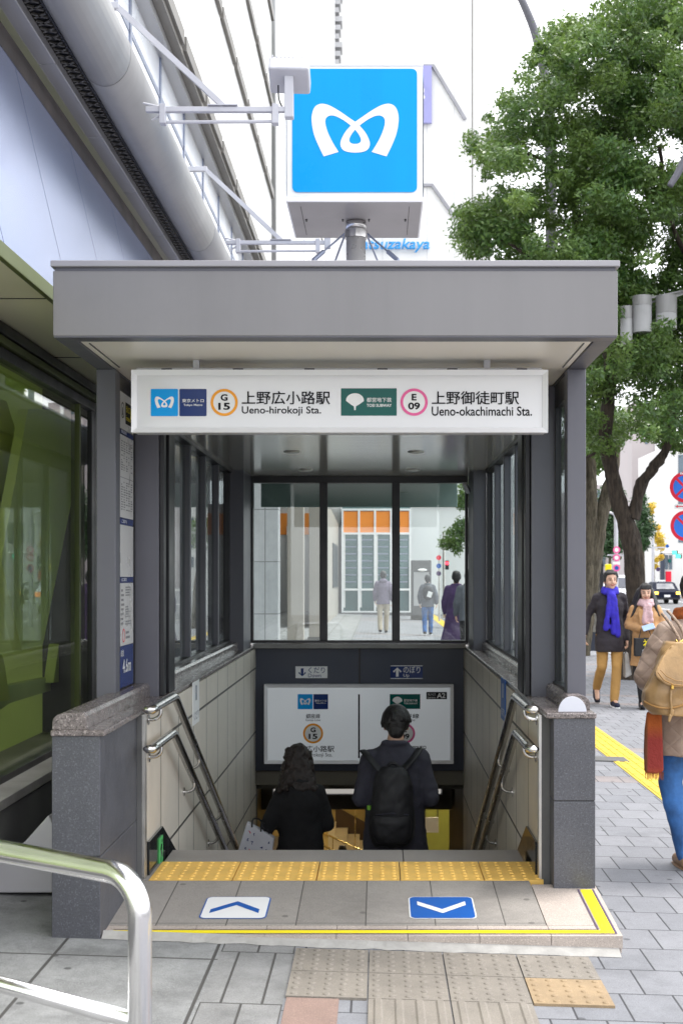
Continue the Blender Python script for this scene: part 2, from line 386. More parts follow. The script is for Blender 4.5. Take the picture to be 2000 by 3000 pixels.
def tag(o, label=None, cat=None, group=None, kind=None):
    if label: o['label'] = label
    if cat: o['category'] = cat
    if group: o['group'] = group
    if kind: o['kind'] = kind
    return o
def empty(name, loc, label, cat, group=None, rz=0.):
    o = bpy.data.objects.new(name, None); COL.objects.link(o); o.location = loc; o.rotation_euler.z = rz
    o.empty_display_size = .1
    return tag(o, label, cat, group)
def struct(mb, name, mat, **k): return tag(mb.build(name, mat, **k), kind='structure')

# flat printed matter in a frame (origin, right, up, normal)
class Fr:
    def __init__(s, o, u, v):
        s.o, s.u, s.v = Vector(o), Vector(u).normalized(), Vector(v).normalized(); s.n = s.u.cross(s.v)
    def p(s, x, y, t=0.): return s.o + s.u * x + s.v * y + s.n * t
def curve_mesh(loops, name='c'):
    cu = bpy.data.curves.new(name, 'CURVE'); cu.dimensions = '2D'; cu.fill_mode = 'BOTH'
    for lp in loops:
        sp = cu.splines.new('POLY'); sp.points.add(len(lp) - 1); sp.use_cyclic_u = True
        for p, q in zip(sp.points, lp): p.co = (q[0], q[1], 0, 1)
    o = bpy.data.objects.new('tmp', cu); COL.objects.link(o)
    dg = bpy.context.evaluated_depsgraph_get(); dg.update()
    me = bpy.data.meshes.new_from_object(o.evaluated_get(dg)); bpy.data.objects.remove(o)
    return me
def text_mesh(body, bold=0., shear=0., res=4, spacing=1.):
    cu = bpy.data.curves.new('t', 'FONT'); cu.body = body; cu.size = 1; cu.resolution_u = res; cu.offset = bold; cu.shear = shear
    cu.space_character = spacing
    o = bpy.data.objects.new('tmp', cu); COL.objects.link(o)
    dg = bpy.context.evaluated_depsgraph_get(); dg.update()
    me = bpy.data.meshes.new_from_object(o.evaluated_get(dg)); bpy.data.objects.remove(o)
    return me
def place(me, fr, rect, t, name, mat, parent, keepz=False, depth=0.):
    """fit a flat mesh into rect (x0,x1,y0,y1) of a frame, lifted t metres"""
    xs = [v.co.x for v in me.vertices]; ys = [v.co.y for v in me.vertices]
    if not xs: return None
    ax, bx, ay, by = min(xs), max(xs), min(ys), max(ys); x0, x1, y0, y1 = rect
    off = wl(parent) if parent else Vector((0, 0, 0))
    bm = bmesh.new(); bm.from_mesh(me); bpy.data.meshes.remove(me)
    for v in bm.verts:
        x = x0 + (v.co.x - ax) / max(1e-6, bx - ax) * (x1 - x0); y = y0 + (v.co.y - ay) / max(1e-6, by - ay) * (y1 - y0)
        v.co = fr.p(x, y, t + (v.co.z if keepz else 0)) - off
    bmesh.ops.recalc_face_normals(bm, faces=bm.faces)
    if depth:
        r = bmesh.ops.extrude_face_region(bm, geom=bm.faces[:])
        for v in r['geom']:
            if isinstance(v, bmesh.types.BMVert): v.co += fr.n * depth
        bmesh.ops.recalc_face_normals(bm, faces=bm.faces)
    m2 = bpy.data.meshes.new(name); bm.to_mesh(m2); bm.free()
    return link(name, m2, mat, parent)
def text(body, fr, rect, t, mat, parent, name='lettering', bold=0., shear=0., depth=0.):
    if bold and any(ord(c) > 0x2fff for c in body):      # thicken ideographs with shifted layers
        me = text_mesh(body, 0, shear); bm = bmesh.new(); bm.from_mesh(me); k = bold * .55
        for i, (dx, dy) in enumerate(((k, 0), (-k, 0), (0, k * .6), (0, -k * .6))):
            r = bmesh.ops.duplicate(bm, geom=bm.faces[:len(me.polygons)])
            for v in [g for g in r['geom'] if isinstance(g, bmesh.types.BMVert)]: v.co += Vector((dx, dy, .0006 * (i + 1)))
        bm.to_mesh(me); bm.free()
        return place(me, fr, rect, t, name, mat, parent, depth=depth, keepz=True)
    return place(text_mesh(body, bold, shear), fr, rect, t, name, mat, parent, depth=depth)
def rrect(x0, x1, y0, y1, r, n=5):
    if r <= 0: return [(x0, y0), (x1, y0), (x1, y1), (x0, y1)]
    pts = []
    for cx, cy, a in ((x1 - r, y0 + r, -90), (x1 - r, y1 - r, 0), (x0 + r, y1 - r, 90), (x0 + r, y0 + r, 180)):
        for i in range(n + 1): pts.append((cx + r * math.cos(R(a + 90 * i / n)), cy + r * math.sin(R(a + 90 * i / n))))
    return pts
def plate(fr, pts, t, mat, parent, name, depth=0.):
    off = Vector((0, 0, 0)); mb = MB()
    if depth: mb.prism([fr.p(x, y, t) for x, y in pts], fr.n * depth)
    else: mb.face([fr.p(x, y, t) for x, y in pts])
    return mb.build(name, mat, parent)
def rect(fr, x0, x1, y0, y1, t, mat, parent, name, r=0., depth=0.):
    return plate(fr, rrect(x0, x1, y0, y1, r), t, mat, parent, name, depth)
def ring(fr, cx, cy, r0, r1, t, mat, parent, name='ring', n=40):
    mb = MB(); a = [mb.bm.verts.new(fr.p(cx + r0 * math.cos(2 * math.pi * i / n), cy + r0 * math.sin(2 * math.pi * i / n), t)) for i in range(n)]
    b = [mb.bm.verts.new(fr.p(cx + r1 * math.cos(2 * math.pi * i / n), cy + r1 * math.sin(2 * math.pi * i / n), t)) for i in range(n)]
    for i in range(n): mb.bm.faces.new((a[i], a[(i + 1) % n], b[(i + 1) % n], b[i]))
    return mb.build(name, mat, parent)
def disc(fr, cx, cy, r, t, mat, parent, name='disc', n=32, depth=0.):
    return plate(fr, [(cx + r * math.cos(2 * math.pi * i / n), cy + r * math.sin(2 * math.pi * i / n)) for i in range(n)], t, mat, parent, name, depth)
def crom(pts, n=6, closed=False):
    P = [Vector(p) for p in pts]; k = len(P); out = []
    for i in range(k if closed else k - 1):
        p0 = P[(i - 1) % k] if closed or i > 0 else P[0]; p1 = P[i]; p2 = P[(i + 1) % k]
        p3 = P[(i + 2) % k] if closed or i + 2 < k else P[-1]
        for j in range(n):
            t = j / n
            out.append(.5 * ((2 * p1) + (p2 - p0) * t + (2 * p0 - 5 * p1 + 4 * p2 - p3) * t * t + (3 * p1 - p0 - 3 * p2 + p3) * t ** 3))
    if not closed: out.append(P[-1])
    return out
def emblem_mesh():
    """ribbon-like M with a drop-shaped loop in the middle"""
    mir = lambda L: [(1644 - x, y) for x, y in L]
    outer_l = crom([(562, 893), (515, 795), (478, 695), (462, 590), (470, 518), (497, 470), (545, 451), (610, 466), (690, 511), (765, 563), (822, 602)])
    inner_l = crom([(785, 635), (755, 610), (708, 579), (655, 554), (610, 552), (580, 575), (577, 625), (602, 705), (642, 785), (685, 855)])
    loop_r = crom([(859, 635), (905, 690), (938, 755), (943, 800), (922, 838), (878, 856), (822, 861)])
    pts = [tuple(p[:2]) for p in map(lambda q: (q[0], q[1]), outer_l)]
    pts += mir(pts[:-1][::-1])
    inner = [(q[0], q[1]) for q in inner_l]
    pts += mir(inner[::-1])                       # right foot inner edge up to the crossing
    lr = [(q[0], q[1]) for q in loop_r]
    pts += lr[1:] + mir(lr[:-1][::-1])[0:-1]
    pts += inner
    hole_r = crom([(822, 668), (850, 705), (869, 745), (866, 772), (845, 785), (822, 788)])
    h = [(q[0], q[1]) for q in hole_r]; hole = h + mir(h[1:-1][::-1])
    fl = lambda L: [(x, -y) for x, y in L]
    return curve_mesh([fl(pts), fl(hole)])
def ginkgo_mesh():
    pts = []
    for a in range(-8, 189, 12): pts.append((math.cos(R(a)) * 1., math.sin(R(a)) * .82 + .15))
    pts += [(-.45, -.35), (-.12, -.55), (-.07, -1.), (.07, -1.), (.12, -.55), (.45, -.35)]
    return curve_mesh([pts])
# ================================================================ SETTING: ground
CX = -0.178                      # centre line of the stair
def sheet(rects, zoff, name, mat, kind='structure', thick=0):
    mb = MB()
    for x0, x1, y0, y1 in rects:
        xs = sorted(set([x0, x1] + [c for c in (-3., 5.) if x0 < c < x1]))
        for a, b in zip(xs, xs[1:]):
            mb.face([(a, y0, gz(a) + zoff), (b, y0, gz(b) + zoff), (b, y1, gz(b) + zoff), (a, y1, gz(a) + zoff)])
    return tag(mb.build(name, mat), kind=kind)
sheet([(-.64, -.345, -4, 5.3)], 0, 'pavement', 'slab2')
sheet([(-.345, 5, -4, 6.5), (.9, 5, 6.5, 11.85), (-.64, 5, 11.85, 160)], 0, 'pavement', 'paver')
sheet([(-4, -.64, -4, 6.5), (-4, -1.25, 6.5, 11.85), (-4, -.64, 11.85, 60)], 0, 'forecourt', 'slab')
mb = MB()
zr = gz(5) - .14
for x0, x1, y0, y1 in ((-300, -4, -40, 900), (-4, 5, -40, -4), (40, 300, -40, 900), (-4, 40, 160, 900)):
    mb.face([(x0, y0, zr - .1), (x1, y0, zr - .1), (x1, y1, zr - .1), (x0, y1, zr - .1)])
struct(mb, 'ground', 'concrete')
mb = MB(); mb.face([(5.1, -40, zr), (27, -40, zr), (27, 160, zr), (5.1, 160, zr)])
struct(mb, 'road', 'asphalt')
mb = MB(); mb.box(27, 40, -40, 160, zr - .2, zr + .12); struct(mb, 'far_pavement', 'paver')
mb = MB(); mb.box(5.0, 5.16, -4, 160, zr - .1, gz(5) + .012); struct(mb, 'kerb', 'concrete')
mb = MB()
for x in (10.4, 15.9, 21.5):
    for y in range(0, 150, 10): mb.box(x - .07, x + .07, y, y + 5, zr, zr + .004)
struct(mb, 'road_marking', 'white')

# tactile paving units in front of the entrance
def tilt(mb):                    # lay on the cross-sloped pavement
    for v in mb.bm.verts: v.co.z += gz(v.co.x)
    return mb
def tactile(x0, y0, w, n, mat, dotmat, label, group, z=None, bars=False, cut=None):
    base = .004 if z is None else 0.
    t = MB(); t.box(x0 + .002, x0 + w - .002, y0 + .002, y0 + w - .002, base - .02, base + .006); nb = len(t.bm.faces)
    if bars:
        for k in range(4):
            c = x0 + w * (k + .5) / 4
            t.prism([(c - .017, y0 + .012, base + .006), (c + .017, y0 + .012, base + .006), (c + .010, y0 + .012, base + .011), (c - .010, y0 + .012, base + .011)], (0, w - .024, 0))
    else:
        for i in range(n):
            for j in range(n):
                c = Vector((x0 + w * (i + .5) / n, y0 + w * (j + .5) / n, base + .006))
                t.tube([c, c + Vector((0, 0, .0035)), c + Vector((0, 0, .005))], [.0145 if n == 5 else .0125, .0115 if n == 5 else .0095, .006], 10)
    for k, f in enumerate(t.bm.faces): f.material_index = 0 if k < nb else 1
    if z is None: tilt(t)
    else:
        for v in t.bm.verts: v.co.z += z
    if cut is not None: bmesh.ops.bisect_plane(t.bm, geom=t.bm.verts[:] + t.bm.edges[:] + t.bm.faces[:], plane_co=(cut, 0, 0), plane_no=(1, 0, 0), clear_outer=True)
    o = t.build('tactile_tile', mat); o.data.materials.append(MAT[dotmat])
    return tag(o, label, 'tactile tile', group)
GT = 'worn tactile tiles at the foot of the entrance step'
pos_ = ['leftmost', 'second from the left', 'third from the left', 'rightmost']
for i in range(4):
    x0 = -.341 + .3 * i
    tactile(x0, 4.93, .2985, 5, 'tactg', 'dotg', 'worn beige dotted tile touching the step, %s of the four' % pos_[i], GT)
    if i < 3: tactile(x0, 4.63, .2985, 5, 'tactg', 'dotg', 'worn beige dotted tile in the nearer row, %s' % pos_[i], GT)
    else: tactile(x0, 4.63, .2985, 5, 'tacto', 'tact', 'tan dotted tile, nearer row at the right end', GT)
tactile(-.041, 4.33, .2985, 5, 'tactg', 'dotg', 'beige tile with four raised bars, left one below the dotted tiles', GT, bars=True)
tactile(.259, 4.33, .2985, 5, 'tactg', 'dotg', 'beige tile with four raised bars, right one below the dotted tiles', GT, bars=True)
tactile(-.041, 4.03, .2985, 5, 'tactg', 'dotg', 'beige bar tile cut by the bottom edge of the photo, left', GT, bars=True)
tactile(.259, 4.03, .2985, 5, 'tactg', 'dotg', 'beige bar tile cut by the bottom edge of the photo, right', GT, bars=True)
mb = MB(); mb.box(-.335, -.145, 4.34, 4.628, .000, .0055); tilt(mb)
tag(mb.build('paving_stone', 'pinkt'), 'pink paving stone beside the beige bar tiles', 'paving stone')
# yellow guide path along the pavement: each tile four bars
mb = MB(); d = MB()
y = 3.4
while y < 62:
    if True:
        mb.box(2.02, 2.318, y + .001, y + .299, -.01, .005)
        for k in range(4):
            c = 2.02 + .298 * (k + .5) / 4
            d.prism([(c - .019, y + .01, .005), (c + .019, y + .01, .005), (c + .012, y + .01, .0105), (c - .012, y + .01, .0105)], (0, .28, 0))
    y += .3
tilt(mb); tilt(d)
tp = tag(mb.build('tactile_path', 'tact2'), kind='structure'); tag(d.build('tactile_path_bars', 'tact2'), kind='structure')
mb = MB(); mb.box(1.55, 2.16, 11.02, 11.28, -.01, .012); tilt(mb)
tag(mb.build('drain_cover', 'dconcrete', bev=.004), 'grey flat cover cutting into the yellow tactile path', 'cover')

# ================================================================ STATION ENTRANCE
ent = empty('subway_entrance', (CX, 6.0, 0), 'grey canopied subway stair entrance with granite piers and glazed sides', 'station entrance')
def P(mb, name, mat, parent=None, **k): return mb.build(name, mat, parent or ent, **k)
XL, XR = -1.138, .782            # inner wall faces
# --- ramped landing
Yf, Yn, Yl = 5.32, 6.08, 6.764
def zr_(y): return .05 + (.10 - .05) * max(0, min(1, (y - Yf) / (Yn - Yf)))
def rampslab(x0, x1, y0, y1, t, name, mat):
    mb = MB(); mb.prism([(x0, y0, zr_(y0)), (x0, y1, zr_(y1)), (x0, y1, zr_(y1) - t), (x0, y0, zr_(y0) - t)], (x1 - x0, 0, 0))
    return P(mb, name, mat)
rampslab(-1.155, .713, 5.452, Yn, .06, 'landing_slab', 'ramp')
rampslab(.717, 1.015, 5.452, 6.02, .06, 'border_stone', 'border')
for k in range(-4, 4):
    a = -.178 + .2985 * k; b = a + .2985
    if k == -4: a = -1.155
    if k == 3: b = 1.015
    rampslab(max(a, -1.155) + .001, b - .0015, Yf, 5.449, .05, 'border_stone', 'border')
    mb = MB(); mb.box(a + .0015, b - .002, Yf + .012, Yf + .2, gz(b) - .05, -.002); P(mb, 'riser_stone', 'border', bev=.004)
mb = MB()
pts = [(-1.15 + .0537 * i, Yf - .02 - .02 * mnoise.noise(Vector((i * .5, 3, 0))) - .012 * rnd.random() - .035 * min(1, i / 25), 0) for i in range(41)]
for a, b in zip(pts, pts[1:]):
    mb.face([(a[0], a[1], gz(a[0]) + .002), (b[0], b[1], gz(b[0]) + .002), (b[0], Yf + .012, gz(b[0]) + .028), (a[0], Yf + .012, gz(a[0]) + .028)])
P(mb, 'mortar_bed', 'mortar')
# lip and flight
mb = MB(); mb.box(-1.092, .122, 6.482, Yl, .02, .10); P(mb, 'nosing_stone', 'step', bev=.003)
mb = MB(); mb.box(.126, .735, 6.482, Yl, .02, .10); P(mb, 'nosing_stone', 'step', bev=.003)
mb = MB(); mb.box(XL, -1.094, 6.482, 7.0, -.2, .02); mb.box(.737, XR, 6.482, 7.0, -.2, .02); P(mb, 'gutter', 'skirt')
NS = 33
mb = MB()
# clean stair profile
prof = []; y = Yl + .001; z = .10 - .16
prof.append((y, z - .7))
for i in range(NS):
    prof.append((y, z)); y += .32; prof.append((y, z)); z -= .16
prof.append((y, z - .7))
mb.prism([(-1.48, a, b) for a, b in prof], (.93 + 1.48, 0, 0)); P(mb, 'stair_flight', 'step')
YE, ZE = y, z + .16
# yellow warning tiles at the head of the stair
G2 = 'yellow warning tiles at the head of the stairs'
xs = [-1.098, -.698, -.298, .102, .502]
lab = ['leftmost yellow dotted tile at the head of the stairs', 'yellow dotted tile second from the left at the stair head', 'middle yellow dotted tile between the two arrow stickers at the stair head', 'yellow dotted tile second from the right at the stair head', 'yellow dotted tile at the right end, cut narrower by the wall']
for x, l in zip(xs, lab):
    tactile(x, 6.08, .3985, 7, 'tact', 'tact', l, G2, z=.096, cut=XR if x == .502 else None)
mb = MB(); mb.box(XL, -1.099, 6.08, 6.478, .02, .099); P(mb, 'edge_strip', 'step')
mb = MB(); mb.box(-1.155, 1.0, 6.081, 6.48, .0, .074); P(mb, 'landing_base', 'step')
# --- side walls, tiles, piers, copings
for sgn, xo, xi in ((-1, -1.357, XL), (1, 1.008, XR)):
    a, b = min(xo, xi), max(xo, xi)
    y0 = 5.30 if sgn < 0 else 5.96
    # pier of granite blocks
    pi = -1.156 if sgn < 0 else .814
    a2, b2 = min(xo, pi), max(xo, pi)
    zb = gz(xo) - .02 if sgn < 0 else .02
    zj = .386 if sgn < 0 else .50
    mb = MB(); mb.box(a2, b2, y0, 6.10, zb, zj - .002); mb.box(a2, b2, y0, 6.10, zj + .002, .886)
    P(mb, 'granite_pier', 'granite', bev=.003)
    mb = MB(); mb.box(a2 + .004, b2 - .004, y0 + .004, 6.1, zj - .004, zj + .004); P(mb, 'pier_joint', 'black')
    mb = MB(); mb.box(a, b, 6.102, 11.95, -3.2, .884); P(mb, 'side_wall', 'granite')
    mb = MB()
    x1 = xi; t = .012 * (-sgn)
    mb.box(min(x1, x1 + t), max(x1, x1 + t), 6.19, 11.69, -3.2, .884); P(mb, 'wall_tiling', 'walltile')
    # steel guide rail at the wall end
    mb = MB()
    for k, (w0, w1) in enumerate(((6.105, 6.13), (6.145, 6.16))):
        mb.box(min(pi, x1 + t * 1.6), max(pi, x1 + t * 1.6), w0, w1, .07, .885)
    P(mb, 'guide_rail', 'brushed', bev=.002)
    mb = MB(); mb.box(min(pi, x1 + t * .5), max(pi, x1 + t * .5), 6.1, 6.19, .07, .884); P(mb, 'guide_backing', 'dconcrete')
    # coping: flat slab plus raised rounded kerb carrying the posts
    mb = MB(); mb.box(a - .004, b + .004, y0 - .012, 11.9, .886, .912)
    P(mb, 'coping', 'coping', bev=.006)
    ko, ki = (-1.355, -1.215) if sgn < 0 else (1.006, .885)
    y1 = y0 if sgn < 0 else 6.10
    prof = [(ko, .912), (ko, .945)] + [(ko + sgn * -.055 * (1 - math.cos(R(q))) , .945 + .037 * math.sin(R(q))) for q in (25, 50, 75, 90)] + [(ki + sgn * .012, .982), (ki, .966), (ki, .912)]
    mb = MB(); mb.prism([(p[0], y1, p[1]) for p in prof], (0, 11.6 - y1, 0)); P(mb, 'kerb_stone', 'coping', bev=.002)
    # skirting: level then following the stair
    sk = [(6.19, .10 - .2), (6.19, .262), (6.58, .262), (6.58 + 5.1, .262 - 2.55), (6.58 + 5.1, -3.2), (6.5, -.6)]
    xk = xi + t * 1.2
    mb = MB(); mb.prism([(xk, p, q) for p, q in sk], (-sgn * .012, 0, 0)); P(mb, 'skirting', 'skirt', bev=.0015)
# --- posts
ZC = 2.56
def post(x0, x1, y0, y1, z0, z1, name='post', mat='post', bev=.004):
    mb = MB(); mb.box(x0, x1, y0, y1, z0, z1); return P(mb, name, mat, bev=bev)
post(-1.376, -1.281, 6.22, 6.32, .93, ZC); post(.915, 1.0065, 6.22, 6.32, .93, ZC)
post(-1.33, -1.167, 6.775, 7.20, .90, ZC); post(.806, .955, 6.775, 7.20, .90, ZC)
for x0, x1 in ((-1.135 - .03, -1.135 - .008), (.7765, .80)):
    post(x0, x1, 6.79, 6.86, .914, 2.46, 'shutter_guide', 'black', .002)
    post(x0, x1, 6.96, 7.16, .914, 2.46, 'shutter_guide', 'black', .002)
post(-1.31, -1.165, 11.0, 11.62, .90, ZC, 'rear_column'); post(.81, .925, 11.0, 11.62, .90, ZC, 'rear_column')
# side glazing between the front posts (right) and along the flight
def pane(x, y0, y1, z0, z1, mat='glass_teal'):
    mb = MB(); mb.box(x - .005, x + .005, y0, y1, z0, z1); return P(mb, 'pane', mat)
pane(.952, 6.33, 6.77, .99, 2.45)
post(.93, .962, 6.322, 6.345, .982, 2.5, 'glazing_bead', 'black', .001); post(.93, .962, 6.745, 6.773, .982, 2.5, 'glazing_bead', 'black', .001)
post(.93, .98, 6.322, 6.773, 2.44, 2.558, 'glazing_head', 'black', .001); post(.92, .965, 6.322, 6.773, .983, .995, 'glazing_sill', 'black', .001)
post(-1.345, -1.30, 6.322, 6.773, .983, 2.558, 'board_backing', 'black', .001)
ms = [7.20 + (11.0 - 7.20) * i / 5 for i in range(6)]
for sg, xg, xi in ((-1, -1.325, -1.285), (1, .962, .925)):
    for i in range(5):
        pane(xg, ms[i] + .03, ms[i + 1] - .03, .985, 2.44)
    for i in range(1, 5):
        post(min(xg - .012 * -sg, xi), max(xg - .012 * -sg, xi), ms[i] - .03, ms[i] + .03, .984, 2.46, 'mullion', 'post' if sg > 0 else 'post', .002)
    for y_ in (7.215, 10.985): post(min(xg - .012 * -sg, xi), max(xg - .012 * -sg, xi), y_ - .015, y_ + .015, .984, 2.46, 'mullion', 'black', .001)
    post(min(xg, xi) - .005, max(xg, xi) + .005, 7.2, 11.0, .983, 1.0, 'glazing_sill', 'black', .001)
    post(min(xg, xi) - .01, max(xg, xi) + .02, 7.2, 11.0, 2.44, 2.558, 'glazing_head', 'black', .002)
# --- rear wall: glazing, sill, navy panels, beams
YB = 11.68
for c in (-.506, .153):
    post(c - .036, c + .036, YB - .05, YB + .04, .965, 2.40, 'rear_mullion', 'black', .003)
post(XL - .03, -1.145 + .0, YB - .05, YB + .04, .965, 2.40, 'rear_mullion', 'black', .002)
post(.785 - .0, .81, YB - .05, YB + .04, .965, 2.40, 'rear_mullion', 'black', .002)
post(XL - .03, .81, YB - .05, YB + .04, 2.40, 2.463, 'rear_head', 'black', .003)
post(XL - .03, .81, YB - .05, YB + .04, .94, .965, 'rear_bottom_rail', 'black', .003)
for a, b in ((-1.145, -.542), (-.470, .117), (.189, .785)):
    mb = MB(); mb.box(a, b, YB - .004, YB + .004, .965, 2.40); P(mb, 'pane', 'glass')
mb = MB(); mb.box(XL, .782, YB - .11, YB + .03, .895, .935); P(mb, 'window_sill', 'concrete', bev=.004)
for a, b in ((XL + .002, -.187), (-.170, .780)):
    mb = MB(); mb.box(a, b, YB - .015, YB + .02, -.228, .893); P(mb, 'wall_panel', 'navy', bev=.003)
mb = MB(); mb.box(XL + .001, .781, YB + .0, YB + .06, -.23, .894); P(mb, 'panel_joint', 'black')
mb = MB(); mb.box(-1.5, .95, YB + .065, 11.99, -.374, .6); P(mb, 'lintel_beam', 'beam', bev=.005)
mb = MB(); mb.box(-1.135, .752, 12.28, 12.33, 2.215, 2.57); P(mb, 'rear_fascia', M('teal_grey_fascia', (.21, .30, .28), .4, .1, .1, 1), bev=.004)
# --- canopy
FX0, FX1, FY0, FY1 = -1.378, 1.008, 5.40, 12.36
mb = MB(); mb.box(FX0, FX1, FY0, FY0 + .03, 2.566, 2.842); P(mb, 'fascia', 'panel_grey', bev=.004)
mb = MB(); mb.box(FX0 - .008, FX1 + .008, FY0 - .012, FY1, 2.857, 2.884); P(mb, 'roof_cap', 'cap_grey', bev=.004)
mb = MB(); mb.box(FX0 + .008, FX1 - .008, FY0 + .006, FY1 - .01, 2.842, 2.858); P(mb, 'shadow_gap', 'post')
mb = MB(); mb.box(FX0, FX0 + .03, FY0 + .0305, FY1, 2.566, 2.842); mb.box(FX1 - .03, FX1, FY0 + .0305, FY1, 2.566, 2.842); P(mb, 'side_fascia', 'post', bev=.003)
mb = MB(); mb.box(FX0 + .002, FX1 - .002, FY0 + .004, FY0 + .10, 2.56, 2.64); mb.box(FX0 + .002, -1.297, FY0 + .1, 11.6, 2.56, 2.64); mb.box(.924, FX1 - .002, FY0 + .1, 11.6, 2.56, 2.64)
P(mb, 'soffit_border', 'post', bev=.002)
mb = MB(); mb.box(-1.294, .921, FY0 + .103, 6.9, 2.566, 2.62); P(mb, 'soffit_panel', 'soffit', bev=.003)
mb = MB(); mb.box(.888, .893, 5.56, 6.2, 2.562, 2.568); mb.box(-1.262, -1.257, 5.56, 6.2, 2.562, 2.568); P(mb, 'soffit_slot', 'dconcrete')
mb = MB(); mb.box(-1.29, .92, 6.9, 11.66, 2.463, 2.55); P(mb, 'ceiling', 'ceil')
mb = MB(); mb.box(-1.29, .92, 6.88, 6.899, 2.46, 2.565); P(mb, 'ceiling_upstand', 'soffit')
mb = MB(); mb.box(FX0 + .04, FX1 - .04, FY0 + .04, FY1 - .02, 2.66, 2.80); P(mb, 'roof_core', 'dconcrete')
for x, y in ((-.64, 9.37), (.27, 9.37), (-.63, 10.95), (.29, 10.95)):
    mb = MB(); mb.tube([(x, y, 2.463), (x, y, 2.456), (x, y, 2.455)], [.062, .058, .048], 24); o = P(mb, 'downlight', 'brushed')
    mb = MB(); mb.cyl((x, y, 2.4552), (x, y, 2.452), .045, n=24); mb.build('lamp_lens', 'diffuser', o)
for sx, px in ((1, .79), (-1, -1.15)):          # little sensors under the ceiling edge
    pass
mb = MB(); mb.bar((.74, 6.93, 2.43), (.79, 7.10, 2.37), .05, .035); P(mb, 'sensor', 'white_metal', bev=.004)
mb = MB(); mb.bar((.755, 11.3, 2.37), (.80, 11.42, 2.30), .04, .03); P(mb, 'sensor', 'white_metal', bev=.004)

# --- underground passage (setting)
struct(MB().box(-1.9, -1.5, 11.96, YE, -6.2, .0), 'passage_wall', 'ochre')
struct(MB().box(.95, 1.4, 11.96, YE, -6.2, .0), 'passage_wall', 'beam')
struct(MB().box(-1.5, .95, 12.0, 16.3, -.45, -.30), 'passage_ceiling', 'beam')
struct(MB().box(-1.5, .93, 16.3, YE + .6, -1.43, -.5), 'passage_ceiling', 'beam')
struct(MB().box(-5, 5, YE, 34, ZE - .3, ZE), 'concourse_floor', 'step')
struct(MB().box(-5, 5, YE + .6, 34, -1.42, -1.2), 'concourse_ceiling', 'cream')
struct(MB().box(-5, 5, 33, 33.4, -5.6, -1.3), 'concourse_wall', 'ochre')
struct(MB().box(-5.3, -5, YE, 34, -5.6, -1.3), 'concourse_wall', 'ochre'); struct(MB().box(5, 5.3, YE, 34, -5.6, -1.3), 'concourse_wall', 'ochre')
struct(MB().box(-5, -1.5, YE - .2, YE, -5.6, -1.3), 'concourse_wall', 'ochre'); struct(MB().box(1.2, 5, YE - .2, YE, -5.6, -1.3), 'concourse_wall', 'olive')
struct(MB().box(.9, 1.9, 29.6, 29.9, -5.6, -1.43), 'concourse_pier', 'olive')
struct(MB().box(-1.36, -1.16, 29.0, 29.3, -5.6, -1.43), 'concourse_pier', 'ochre')
mb = MB()
for k in range(9): mb.box(-1.06 + .29 * k, 3.2, 30.6 + .001 * k, 31.6 - .001 * k, -4.52 - .155 * k - .154, -4.52 - .155 * k) if False else mb.box(-1.6 if k == 0 else -1.06 + .29 * k - .29, -1.06 + .29 * k, 30.6, 31.6, -5.5, -4.52 - .155 * k)
struct(mb, 'concourse_stair', 'cream')
mb = MB(); mb.prism([(-1.08, 31.62, -4.16), (-1.08, 31.62, -4.9), (1.2, 31.62, -5.9), (1.2, 31.62, -5.40)], (0, .1, 0)); struct(mb, 'stair_shadow_string', M('shadow_brown_string', (.07, .04, .02), .5))  # dark brown stringer slab stands in for the stair's shadow behind the steps
for k, (dx, yy, dz) in enumerate(((0, 29.0, -.62), (-.12, 28.2, -.70), (1.2, 30.45, .52))):
    p0 = Vector((-1.40 + dx * .4, yy, -3.6 + dz)); q = Vector((1.0, 0, -.46 if k < 2 else -.66))
    rl = empty('stair_rail', (p0.x, p0.y, ZE), ['brass handrail crossing in front of the far underground steps', 'brass handrail low at the left of the underground steps', 'upper brass handrail along the underground wall'][k], 'handrail', 'brass rails of the underground stair')
    MB().tube([p0, p0 + q * 2.6], .022, 10).build('rail', M('brass_rail', (.75, .6, .28), .25, 1.) if k == 0 else bpy.data.materials['brass_rail'], rl, smooth=True)
    for u in (.35, 1.3, 2.2):
        b = p0 + q * u; MB().cyl(b, (b.x, b.y, min(b.z - .2, ZE)), .014, n=8).build('baluster', bpy.data.materials['brass_rail'], rl)
sb = empty('hanging_notice', (1.15, 28, -3.9), 'blank cream notice box hanging in the underground passage', 'notice')
MB().box(.99, 1.30, 27.97, 28.03, -4.07, -3.74).build('notice_box', 'diffuser', sb, bev=.005)
MB().box(1.00, 1.02, 27.99, 28.01, -3.74, -1.43).build('hanger', 'steel', sb); MB().box(1.27, 1.29, 27.99, 28.01, -3.74, -1.43).build('hanger', 'steel', sb)
# lit lamps of the passage
lp = empty('strip_lamp', (CX, 16.15, -1.17), 'long white strip lamp on the beam above the lower stairs', 'lamp')
MB().box(-1.35, .80, 16.17, 16.29, -1.22, -1.12).build('lamp_housing', 'white_metal', lp); MB().box(-1.33, .78, 16.145, 16.169, -1.20, -1.14).build('lamp_tube', 'tubelight', lp)
for i, (x, y_) in enumerate(((-1.9, 27.5), (-.2, 28.6), (1.9, 27.5))):
    lp = empty('ceiling_lamp', (x, y_, -1.42), 'warm concourse ceiling lamp out of direct sight', 'lamp', 'concourse ceiling lamps')
    MB().box(x - .12, x + .12, y_ - .7, y_ + .7, -1.47, -1.425).build('lamp_housing', 'white_metal', lp); MB().box(x - .09, x + .09, y_ - .65, y_ + .65, -1.505, -1.471).build('lamp_tube', 'tubelight_w', lp)
